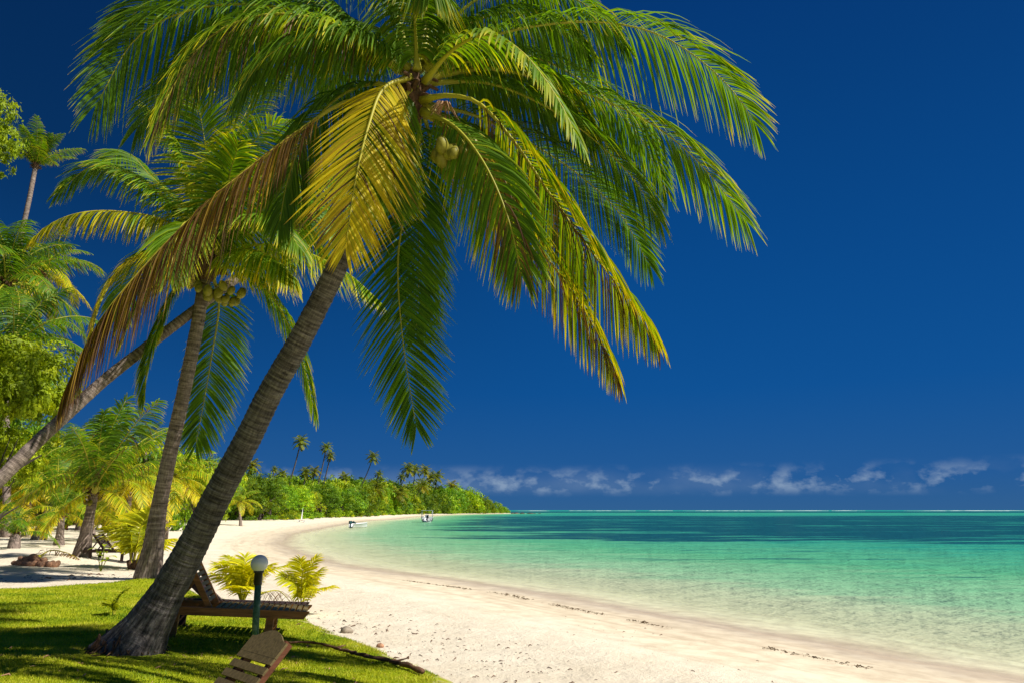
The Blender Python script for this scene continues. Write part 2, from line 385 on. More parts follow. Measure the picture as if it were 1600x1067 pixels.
def globe():
    m, nt, N, L, out = new_mat('milky_globe'); p = principled(N, L, out, .25, .5)
    n = noise(N, L, objco(N), 9, 5); L(mix(N, L, maprange(N, L, n, .35, .7), (.80, .80, .79), (.88, .88, .86)), p.inputs['Base Color'])
    p.inputs['Subsurface Weight'].default_value = .2; p.inputs['Subsurface Radius'].default_value = (.05, .05, .05); return m
M['globe'] = globe()

def sand_mat():
    m, nt, N, L, out = new_mat('coral_sand'); p = principled(N, L, out, .9, .12)
    co = objco(N); d = attr(N, 'shore')
    edge = noise(N, L, co, .5, 5)
    dd = math_(N, L, 'ADD', d, math_(N, L, 'MULTIPLY', math_(N, L, 'SUBTRACT', edge, .5), 3.2))
    mp = N('ShaderNodeMapping'); mp.inputs['Scale'].default_value = (1, 1, 1); L(co, mp.inputs[0])
    big = noise(N, L, co, .9, 6, .6); fine = noise(N, L, co, 40, 4, .7); grit = noise(N, L, co, 9, 6, .7)
    dry = mix(N, L, maprange(N, L, big, .3, .7), (.75, .65, .49), (.86, .77, .61))
    dry = mix(N, L, maprange(N, L, grit, .62, .75), dry, (.46, .35, .24))
    dry = mix(N, L, maprange(N, L, fine, .64, .78, 0, .5), dry, (.40, .30, .20))
    # damp bands left by the tide (wet sand is darker than dry)
    rp = ramp(N, [(0, (.98, .92, .68)), (.07, (.90, .82, .58)), (.135, (.66, .54, .37)), (.16, (.62, .50, .34)), (.22, (.74, .63, .45)), (.45, (.80, .70, .52)), (.53, (.80, .71, .55)), (1, (1, 1, 1))])  # underwater stops lightened to replace light the water sheet blocks
    L(maprange(N, L, dd, -2, 10), rp.inputs[0])
    wetf = maprange(N, L, dd, 3.7, 5.1, 1, 0)
    # ripple lines in the damp sand of the bay
    wetc = mix(N, L, maprange(N, L, noise(N, L, co, 2.2, 6, .65), .40, .68, 0, .5), rp.outputs[0], (.40, .30, .19))
    c = mix(N, L, wetf, dry, wetc)
    sx = N('ShaderNodeSeparateXYZ'); L(co, sx.inputs[0]); cb_ = N('ShaderNodeCombineXYZ')
    L(math_(N, L, 'MULTIPLY', d, 1.3), cb_.inputs[0]); L(math_(N, L, 'MULTIPLY', sx.outputs[0], .09), cb_.inputs[1]); L(math_(N, L, 'MULTIPLY', sx.outputs[1], .09), cb_.inputs[2])
    tl_ = maprange(N, L, noise(N, L, cb_.outputs[0], 2.0, 6, .62), .50, .66, 0, .42)
    c = mix(N, L, math_(N, L, 'MULTIPLY', tl_, wetf), c, (.42, .33, .22))
    # leaf litter and soil back among the trees
    soil = maprange(N, L, math_(N, L, 'ADD', d, math_(N, L, 'MULTIPLY', math_(N, L, 'SUBTRACT', noise(N, L, co, .22, 5), .5), 12)), 22, 30)
    soilc = mix(N, L, maprange(N, L, noise(N, L, co, .6, 5), .4, .6), (.10, .075, .03), (.12, .17, .015))
    c = mix(N, L, soil, c, soilc)
    L(c, p.inputs['Base Color'])
    dim = N('ShaderNodeTexVoronoi'); dim.inputs['Scale'].default_value = 2.6; dim.feature = 'SMOOTH_F1'; L(co, dim.inputs['Vector'])
    up = maprange(N, L, d, 3.5, 6, .04, 1)
    hgt = math_(N, L, 'ADD', math_(N, L, 'MULTIPLY', dim.outputs[0], .9), math_(N, L, 'ADD', math_(N, L, 'MULTIPLY', grit, 1.0), math_(N, L, 'MULTIPLY', fine, .25)))
    L(bump(N, L, math_(N, L, 'MULTIPLY', hgt, up), 1.0, .06), p.inputs['Normal'])
    L(maprange(N, L, dd, .5, 2.5, .35, .9), p.inputs['Roughness'])
    return m
M['sand'] = sand_mat()
def lawn_mat():
    m, nt, N, L, out = new_mat('lawn_turf'); p = principled(N, L, out, .9, .1); co = objco(N)
    a = noise(N, L, co, 1.1, 6, .6); b = noise(N, L, co, 25, 5, .7)
    r = ramp(N, [(.3, (.11, .19, .006)), (.5, (.30, .36, .01)), (.62, (.40, .41, .015)), (.78, (.48, .42, .10))])
    L(math_(N, L, 'ADD', math_(N, L, 'MULTIPLY', a, .6), math_(N, L, 'MULTIPLY', b, .4)), r.inputs[0])
    e = math_(N, L, 'ADD', attr(N, 'inside'), math_(N, L, 'MULTIPLY', math_(N, L, 'SUBTRACT', noise(N, L, co, 3.5, 5, .7), .5), 1.6))
    L(mix(N, L, maprange(N, L, e, .35, -.05), r.outputs[0], (.62, .5, .33)), p.inputs['Base Color'])
    L(bump(N, L, b, 1.0, .03), p.inputs['Normal']); return m
M['lawn'] = lawn_mat()

def water_mat():
    m, nt, N, L, out = new_mat('lagoon_water'); co = objco(N)
    dep = attr(N, 'depthv'); weed = attr(N, 'weed'); far = attr(N, 'far')
    mp = N('ShaderNodeMapping'); mp.inputs['Scale'].default_value = (.55, 1.0, 1); mp.inputs['Rotation'].default_value = (0, 0, .3)
    ms_ = N('ShaderNodeMapping'); ms_.inputs['Scale'].default_value = (.22, 1.0, 1); ms_.inputs['Rotation'].default_value = (0, 0, .06); L(co, ms_.inputs[0]); L(co, mp.inputs[0])
    patch = noise(N, L, ms_.outputs[0], .10, 7, .65); patch2 = noise(N, L, ms_.outputs[0], .55, 6, .68)
    # colour of the water body by depth (m)
    rp = ramp(N, [(0, (.95, .90, .64)), (.09, (.76, .80, .50)), (.20, (.34, .60, .33)), (.40, (.11, .43, .20)), (.65, (.03, .31, .20)), (1, (.0, .14, .22))])
    jit = math_(N, L, 'ADD', dep, math_(N, L, 'MULTIPLY', math_(N, L, 'SUBTRACT', patch2, .5), math_(N, L, 'MULTIPLY', dep, .95)))
    L(math_(N, L, 'DIVIDE', jit, 3.0), rp.inputs[0])
    wsum = math_(N, L, 'ADD', weed, math_(N, L, 'ADD', math_(N, L, 'MULTIPLY', math_(N, L, 'SUBTRACT', patch, .5), 2.0), math_(N, L, 'MULTIPLY', math_(N, L, 'SUBTRACT', patch2, .5), 1.5)))
    wf = maprange(N, L, wsum, .40, .60)
    body = mix(N, L, math_(N, L, 'MULTIPLY', wf, .93), rp.outputs[0], (.004, .062, .085))
    # wavelet mottling
    wn = noise(N, L, mp.outputs[0], 2.6, 5, .65)
    h1 = noise(N, L, mp.outputs[0], 1.3, 4, .6); h2 = noise(N, L, mp.outputs[0], 5.5, 4, .6); h3 = noise(N, L, mp.outputs[0], .35, 3, .5)
    hh = math_(N, L, 'ADD', math_(N, L, 'MULTIPLY', h1, 1.0), math_(N, L, 'ADD', math_(N, L, 'MULTIPLY', h2, .3), math_(N, L, 'MULTIPLY', h3, 1.6)))
    nb = bump(N, L, hh, .8, .16)
    df = N('ShaderNodeBsdfDiffuse'); L(body, df.inputs['Color']); L(bump(N, L, hh, 1.0, .46), df.inputs['Normal'])
    tr = N('ShaderNodeBsdfTransparent'); L(mix(N, L, maprange(N, L, dep, 0, .5), (1, 1, 1), (.80, .97, .86)), tr.inputs['Color'])
    al = N('ShaderNodeMath'); al.operation = 'POWER'; al.inputs[0].default_value = .055; L(dep, al.inputs[1])   # transmission
    ms = N('ShaderNodeMixShader'); L(al.outputs[0], ms.inputs[0]); L(df.outputs[0], ms.inputs[1]); L(tr.outputs[0], ms.inputs[2])
    gl = N('ShaderNodeBsdfGlossy'); gl.inputs['Roughness'].default_value = .12; L(nb, gl.inputs['Normal']); gl.inputs['Color'].default_value = (1, 1, 1, 1)
    fr = N('ShaderNodeFresnel'); fr.inputs['IOR'].default_value = 1.33; L(nb, fr.inputs['Normal'])
    fm = math_(N, L, 'MINIMUM', math_(N, L, 'MULTIPLY', fr.outputs[0], .45), .20)
    shallow = math_(N, L, 'MULTIPLY', fm, maprange(N, L, dep, 0, .25, .35, 1))
    mg = N('ShaderNodeMixShader'); L(shallow, mg.inputs[0]); L(ms.outputs[0], mg.inputs[1]); L(gl.outputs[0], mg.inputs[2])
    L(mg.outputs[0], out.inputs['Surface']); return m
M['water'] = water_mat()

# ------------------------------------------------------------------ ground, lawn, water
def polar(rad, ang):
    A, Rr = np.meshgrid(ang, rad); x = Rr * np.sin(A); y = Rr * np.cos(A)
    n = len(ang); i = np.arange(len(rad) - 1)[:, None] * n; j = np.arange(n)[None, :]; j2 = (j + 1) % n
    Q = np.stack([i + j, i + n + j, i + n + j2, i + j2], -1).reshape(-1, 4)
    return x.ravel(), y.ravel(), Q
ANG = np.concatenate([np.linspace(-R(44), R(44), 420), np.linspace(R(46), R(314), 90)])
x, y, Q = polar(np.geomspace(.3, 14000, 330), ANG)
d = shore_d(x, y)
b = MB(); b.add(np.stack([x, y, terrain_d(x, y, d)], 1), Q, shore=d)
keepQ = b.f[0]; b.f[0] = keepQ
tag(b.build('ground', M['sand']), kind='structure')

lx = np.arange(LAWN[:, 0].min() - .4, LAWN[:, 0].max() + .4, .07); ly = np.arange(-6.2, LAWN[:, 1].max() + .4, .07)
X, Y = np.meshgrid(lx, ly); n = len(lx); xf = X.ravel(); yf = Y.ravel()
e = polydist(xf, yf, LAWN, True); e = np.where(inpoly(xf, yf, LAWN), e, -e)
lump = .05 * (fbm(xf * 1.3, yf * 1.3) - .47) + .025 * (fbm(xf * 5, yf * 5) - .47)
lz = terrain(xf, yf) + lawn_off(e) + lump * sstep(0, .6, e)
i = np.arange(len(ly) - 1)[:, None] * n; j = np.arange(n - 1)[None, :]
Q = np.stack([i + j, i + j + 1, i + n + j + 1, i + n + j], -1).reshape(-1, 4)
Q = Q[(e[Q] > -.3).all(1)]
b = MB(); b.add(np.stack([xf, yf, lz], 1), Q, inside=e); tag(b.build('lawn', M['lawn']), kind='structure')
lz2 = lz.reshape(X.shape)
def lawn_z(px_, py_):
    fx = np.clip((px_ - lx[0]) / .07, 0, len(lx) - 1.001); fy = np.clip((py_ - ly[0]) / .07, 0, len(ly) - 1.001)
    ix = fx.astype(int); iy = fy.astype(int); tx = fx - ix; ty = fy - iy
    return (lz2[iy, ix] * (1 - tx) + lz2[iy, ix + 1] * tx) * (1 - ty) + (lz2[iy + 1, ix] * (1 - tx) + lz2[iy + 1, ix + 1] * tx) * ty

def grass():
    n = 420000
    r = rng.uniform(4.2**.5, 21**.5, n)**2; a = rng.uniform(-R(42), R(6), n)
    gx = r * np.sin(a); gy = r * np.cos(a)
    e = polydist(gx, gy, LAWN, True); e = np.where(inpoly(gx, gy, LAWN), e, -e)
    keep = ((e + 1.7 * (fbm(gx * 2.5, gy * 2.5) - .47)) > .14) & (np.hypot(gx - MAIN_BASE[0], gy - MAIN_BASE[1]) > .34 + .5 * fbm(gx * 4, gy * 4))
    gx, gy = gx[keep], gy[keep]; n = len(gx); gz_ = lawn_z(gx, gy) - .004
    hgt = rng.uniform(.012, .034, n) * (.6 + .9 * fbm(gx * 3, gy * 3)) * np.sqrt(np.hypot(gx, gy) / 8).clip(.8, 1.3)
    w = rng.uniform(.003, .006, n) * np.sqrt(np.hypot(gx, gy) / 6).clip(.8, 1.6)
    th = rng.uniform(0, 2 * np.pi, n); ln = rng.uniform(.2, 1.0, n) * hgt; la = rng.uniform(0, 2 * np.pi, n)
    B = np.stack([gx, gy, gz_], 1); wd = np.stack([np.cos(th), np.sin(th), 0 * th], 1) * w[:, None]
    tip = B + np.stack([np.cos(la) * ln, np.sin(la) * ln, hgt], 1)
    V = np.stack([B - wd, B + wd, tip], 1).reshape(-1, 3)
    tone = (.22 + 1.35 * (fbm(gx * 1.7 + 9, gy * 1.7) - .35) + .5 * (fbm(gx * 7, gy * 7) - .47) + rng.normal(0, .16, n)).clip(0, 1)
    b = MB(); b.add(V, np.arange(3 * n).reshape(-1, 3), tone=np.repeat(tone, 3), var=np.repeat(rng.random(n), 3))
    tag(b.build('grass', M['grass'], smooth=False), 'short green grass of the lawn under the palms', 'grass', kind='stuff')
grass()

x, y, Q = polar(np.geomspace(3, 42000, 380), ANG)
d = shore_d(x, y); off = -d
dep = np.interp(off, [-1, 0, 1.5, 5, 12, 22, 40, 60, 300, 900, 2500], [.0, .0, .10, .34, .85, 1.35, 1.9, 2.1, 2.2, 2.6, 3.0])
D_ = np.hypot(x, y) ; jit = (fbm(x * .02, y * .02) - .47)
weed = .22 * sstep(7, 18, off) + .50 * sstep(11, 34, off + 18 * jit) * sstep(34, 74, y + 44 * jit + 16 * (fbm(x * .06 + 7, y * .16) - .47)) * (1 - sstep(270, 360, y + 100 * jit)) * (1 - .55 * sstep(0, 60, 60 - off) * sstep(150, 320, y))
weed = np.maximum(weed, .75 * sstep(620, 760, y + 60 * jit) * (1 - sstep(1100, 1400, y)))
bar = sstep(330, 420, y + 60 * jit) * (1 - sstep(560, 660, y + 60 * jit))
dep = dep * (1 - .12 * bar * sstep(40, 100, off))
reefb = sstep(1500, 1900, y) ; dep = np.where(off > 200, dep * (1 - .25 * reefb * (1 - sstep(7000, 14000, y))), dep)
keep = (d[Q] < 4).any(1)
b = MB(); b.add(np.stack([x, y, np.full_like(x, 0.0)], 1), Q[keep], depthv=dep.clip(0, 3), weed=weed, far=D_ / 1000)
tag(b.build('water', M['water']), kind='structure')

# ------------------------------------------------------------------ palms
def frond_geo(b, path, S0=None, nleaf=140, L=1.18, wid=.027, droop=1.0, tone=.1, spread=1.0, t0=.09, seed=0, twist=0.0, rr=.022, segs=5, fold=True, tipdry=.35, curl=0.0, droop_tip=.5, gap=0.02, one=None, drycurl=0.0):
    """one palm frond: tapering rachis (mat 1) and two ranks of drooping leaflets (mat 0)"""
    r = np.random.default_rng(seed)
    n = 48; pts = catmull(path, n); T = np.gradient(pts, axis=0); T /= np.linalg.norm(T, axis=1)[:, None]
    if S0 is None:
        h = pts[-1] - pts[0]; h[2] = 0; S0 = np.cross(h, [0, 0, 1.])
    S0 = np.asarray(S0, float); S0 = S0 / np.linalg.norm(S0)
    S = S0[None] - T * (T @ S0)[:, None]; S /= np.linalg.norm(S, axis=1)[:, None]; Nn = np.cross(S, T)
    tw = twist * np.linspace(0, 1, n)[:, None]
    S, Nn = S * np.cos(tw) + Nn * np.sin(tw), Nn * np.cos(tw) - S * np.sin(tw)
    ln = np.linalg.norm(np.diff(pts, axis=0), axis=1).sum()
    # rachis
    rad = rr * (1.25 - 1.05 * np.linspace(0, 1, n)**.8) * (1 + 1.3 * np.exp(-np.linspace(0, 1, n) * 14))
    b.tube(pts[::2], rad[::2], 6, mat=1, tone=np.repeat(min(.42, tone * .8 + .14) * np.ones(len(pts[::2])), 6), var=.5)
    t = t0 + (1 - t0) * (np.linspace(0, 1, nleaf))**.92
    for s in ((-1, 1) if one is None else (one,)):
        tt = (t + r.normal(0, .25 / nleaf, nleaf)).clip(t0, .998)
        keep = r.random(nleaf) > gap; tt = tt[keep]; m = len(tt)
        q = tt * (n - 1); i = np.clip(q.astype(int), 0, n - 2); f = (q - i)[:, None]
        B = pts[i] * (1 - f) + pts[i + 1] * f; Tt = T[i]; Ss = S[i] * s; Nt = Nn[i]
        w = (tt - t0) / (1 - t0)
        phi = np.interp(w, [0, .25, .6, .9, 1], [R(74), R(66), R(54), R(42), R(22)]) * spread + r.normal(0, .03, m)
        ll = L * np.interp(w, [0, .08, .3, .6, .85, 1], [.40, .75, 1, .95, .68, .38]) * r.normal(1, .08, m) * np.where(r.random(m) < .07, r.uniform(.45, .85, m), 1)
        dry = (r.random(m) < drycurl)
        lift = np.interp(w, [0, .5, 1], [.30, .18, .06])
        dirv = np.cos(phi)[:, None] * Tt + np.sin(phi)[:, None] * Ss + lift[:, None] * Nt
        dirv += r.normal(0, .022, (m, 3)) + (dry * .5)[:, None] * r.normal(0, .12, (m, 3)); dirv /= np.linalg.norm(dirv, axis=1)[:, None]
        dr = droop * np.interp(w, [0, .42, 1], [1.0, .8, droop_tip]) * r.normal(1, .11, m).clip(.3, 2) * (1 + 1.5 * dry)
        cur = B.copy(); P_ = [cur]; Dd = [dirv]
        u = np.linspace(0, 1, segs + 1)
        for k in range(segs):
            um = (k + .5) / segs
            dv = dirv + np.array([0, 0, -1.])[None] * (dr * 1.9 * um**.75)[:, None] + (curl * um**3) * r.normal(0, 1, (m, 3))
            dv /= np.linalg.norm(dv, axis=1)[:, None]; Dd.append(dv)
            cur = cur + dv * (ll / segs)[:, None]; P_.append(cur)
        P_ = np.stack(P_, 1); Dd = np.stack(Dd, 1)            # m, segs+1, 3
        Wd = np.cross(Nt[:, None].repeat(segs + 1, 1) + .25 * r.normal(0, 1, (m, 1, 3)), Dd); Wd /= (np.linalg.norm(Wd, axis=2, keepdims=True) + 1e-9)
        Up = np.cross(Dd, Wd)
        ww = wid * np.interp(u, [0, .12, .4, .75, 1], [.35, .85, 1, .62, .04])[None, :, None] * r.uniform(.85, 1.15, (m, 1, 1)) * (1 - .45 * dry[:, None, None])
        tn = (tone + r.normal(0, .06, m))[:, None] + tipdry * np.interp(u, [0, .55, .85, 1], [0, 0, .35, 1.0])[None] * r.uniform(.3, 1.3, (m, 1)) + .62 * dry[:, None]
        va = r.random(m)[:, None].repeat(segs + 1, 1)
        if fold:
            V = np.stack([P_ - Wd * ww * .5 + Up * ww * .22, P_, P_ + Wd * ww * .5 + Up * ww * .22], 2)  # m,segs+1,3,3
            nv = 3
        else:
            V = np.stack([P_ - Wd * ww * .5, P_ + Wd * ww * .5], 2); nv = 2
        base = (np.arange(m) * (segs + 1) * nv)[:, None, None] + (np.arange(segs) * nv)[None, :, None] + np.arange(nv - 1)[None, None]
        Q = np.stack([base, base + 1, base + nv + 1, base + nv], -1).reshape(-1, 4)
        b.add(V.reshape(-1, 3), Q, 0, tone=np.repeat(tn.clip(0, 1).ravel(), nv), var=np.repeat(va.ravel(), nv))

def trunk_geo(b, pts, rad, n=28, step=.03, ring=.008, period=.075, seed=0, lump=.02):
    r = np.random.default_rng(seed)
    pts = np.asarray(pts, float)
    L_ = np.linalg.norm(np.diff(pts, axis=0), axis=1).sum(); m = int(max(8, L_ / step))
    s0 = np.concatenate([[0], np.cumsum(np.linalg.norm(np.diff(pts, axis=0), axis=1))]) / L_
    c = catmull(pts, m); s = np.linspace(0, L_, m)
    rr = np.interp(s / L_, s0 if len(rad) == len(pts) else np.linspace(0, 1, len(rad)), rad)
    ph = np.cumsum(r.normal(1, .25, m).clip(.4, 2)) * (L_ / m) / period
    rr = rr + ring * (1 - (ph % 1)) * np.interp(s, [0, .5, 1.2], [.2, .5, 1]) - ring * .5
    T = np.gradient(c, axis=0); T /= np.linalg.norm(T, axis=1)[:, None]
    a = np.array([1., 0, 0]); A = np.zeros_like(T)
    for i in range(m):
        a = a - T[i] * a.dot(T[i]); a /= np.linalg.norm(a); A[i] = a
    Bn = np.cross(T, A); th = np.arange(n) * 2 * np.pi / n
    lumpy = 1 + lump * 2 * (fbm(np.cos(th)[None] * 2 + s[:, None] * 2.2 + 30, np.sin(th)[None] * 2 + 20) - .47)
    foot = np.exp(-s / .35)[:, None] * .16 * (np.sin(th * 7 + r.random() * 6) * .5 + np.sin(th * 11 + 1) * .5)[None]
    RR = rr[:, None] * (lumpy + foot)
    V = c[:, None] + RR[..., None] * (np.cos(th)[None, :, None] * A[:, None] + np.sin(th)[None, :, None] * Bn[:, None])
    i = np.arange(m - 1)[:, None] * n; j = np.arange(n)[None, :]; j2 = (j + 1) % n
    Q = np.stack([i + j, i + j2, i + n + j2, i + n + j], -1).reshape(-1, 4)
    b.add(V.reshape(-1, 3), [Q, np.array([[(m - 1) * n + q for q in range(n)]])], ba=np.tile(np.cos(th) * .17, m), bb=np.tile(np.sin(th) * .17, m), bs=np.repeat(s, n))

def nut_mesh(name, rad, mat, seed=0):
    r = np.random.default_rng(seed); b = MB(); m_ = 9; n = 12; V = []
    for i in range(m_):
        ph = np.pi * i / (m_ - 1)
        for k in range(n):
            th = 2 * np.pi * k / n; q = 1 + .07 * math.cos(3 * th) * math.sin(ph) + r.normal(0, .012)
            V.append((rad * q * math.sin(ph) * math.cos(th) * .86, rad * q * math.sin(ph) * math.sin(th) * .86, -rad * 1.15 * math.cos(ph) * (1 + .1 * (ph > 2.2))))
    i = np.arange(m_ - 1)[:, None] * n; j = np.arange(n)[None, :]; j2 = (j + 1) % n
    b.add(V, np.stack([i + j, i + j2, i + n + j2, i + n + j], -1).reshape(-1, 4))
    return b.mesh(name, mat)
NUT = nut_mesh('coconut', .125, M['coconut'])

def rel(pts, o): return [np.asarray(p) - np.asarray(o) for p in pts]
def add_frond(root, org, px_path, name='frond', label=None, **k):
    b = MB(); frond_geo(b, rel([P(*q) for q in px_path], org), **k)
    o = b.build(name, [M['frond'], M['rachis']], root)
    if label: o['label'] = label
    return o
def heart(root, c, axis, s=1.0):
    """fibrous heart of a crown: stubs of old stalks wrapped in fibre"""
    b = MB(); axis = np.array(axis, float); axis = axis / np.linalg.norm(axis)
    pts = [c - axis * .42 * s, c - axis * .25 * s, c - axis * .05 * s, c + axis * .2 * s, c + axis * .45 * s]
    b.tube(catmull(pts, 12), np.interp(np.linspace(0, 1, 12), [0, .2, .5, .8, 1], [.14, .20, .21, .13, .04]) * s, 14)
    r = np.random.default_rng(5)
    for k in range(18):
        a = k * 2.4; side = np.array([math.cos(a), math.sin(a), 0]); p = c + axis * r.uniform(-.35, .15) * s + side * .12 * s
        b.tube([p, p + (side * .14 + axis * .12) * s, p + (side * .27 + axis * .10 - np.array([0, 0, .05])) * s], [.055 * s, .04 * s, .022 * s], 6)
    return b.build('crown_heart', M['fibre'], root)
def nuts(root, c, num, spread, seed=1, s=1.0, down=.3):
    r = np.random.default_rng(seed)
    for k in range(num):
        a = k * 2.39996; q = math.sqrt((k + .5) / num)
        o = link('coconut', NUT, root, c + np.array([math.cos(a) * q * spread, math.sin(a) * q * spread, -down * (1 - .5 * q) + r.normal(0, .06) * s]))
        o.rotation_euler = (r.uniform(-.7, .7), r.uniform(-.7, .7), r.uniform(0, 6)); o.scale = (s * r.uniform(.85, 1.1),) * 3

# --- the great leaning palm in the foreground
mb = np.array([*MAIN_BASE, gz(*MAIN_BASE)[0] - .12])
main = empty('palm_tree', mb, 0, 'big leaning coconut palm with thick grey trunk on the lawn beside the loungers', 'palm tree')
tp = [(265, 918, 8.8), (307, 840, 8.72), (346, 762, 8.62), (387, 685, 8.5), (424, 610, 8.36), (464, 540, 8.2), (511, 450, 8.0), (545, 378, 7.85), (585, 295, 7.7), (622, 205, 7.6), (642, 150, 7.55)]
TP = [mb, mb * .45 + P(*tp[0]) * .55 + np.array([-.02, 0, -.05])] + [P(*q) for q in tp]
b = MB(); trunk_geo(b, rel(TP, mb), [.42, .27, .200, .178, .167, .159, .151, .143, .130, .122, .12, .12, .13], n=40, step=.022, ring=.011, seed=2)
b.build('trunk', M['bark'], main)
b = MB(); r = np.random.default_rng(15)
for k in range(90):
    a = r.uniform(0, 6.28); q0 = np.array([math.cos(a), math.sin(a), 0]) * .36; ln_ = r.uniform(.06, .30)
    q1 = q0 * (1 + ln_ * .9) + np.array([r.normal(0, .04), r.normal(0, .04), 0])
    z0 = r.uniform(.16, .34); z1 = gz(mb[0] + q1[0], mb[1] + q1[1])[0] - mb[2] + .01
    b.tube([q0 * .92 + np.array([0, 0, z0]), (q0 + q1) / 2 + np.array([0, 0, (z0 + z1) * .42]), q1 + np.array([0, 0, z1])], [.011, .009, .004], 5)
b.build('roots', M['fibre'], main)
CX = P(646, 135, 7.5)
heart(main, P(640, 152, 7.5) - mb, P(655, 60, 7.4) - P(630, 190, 7.55), .85)
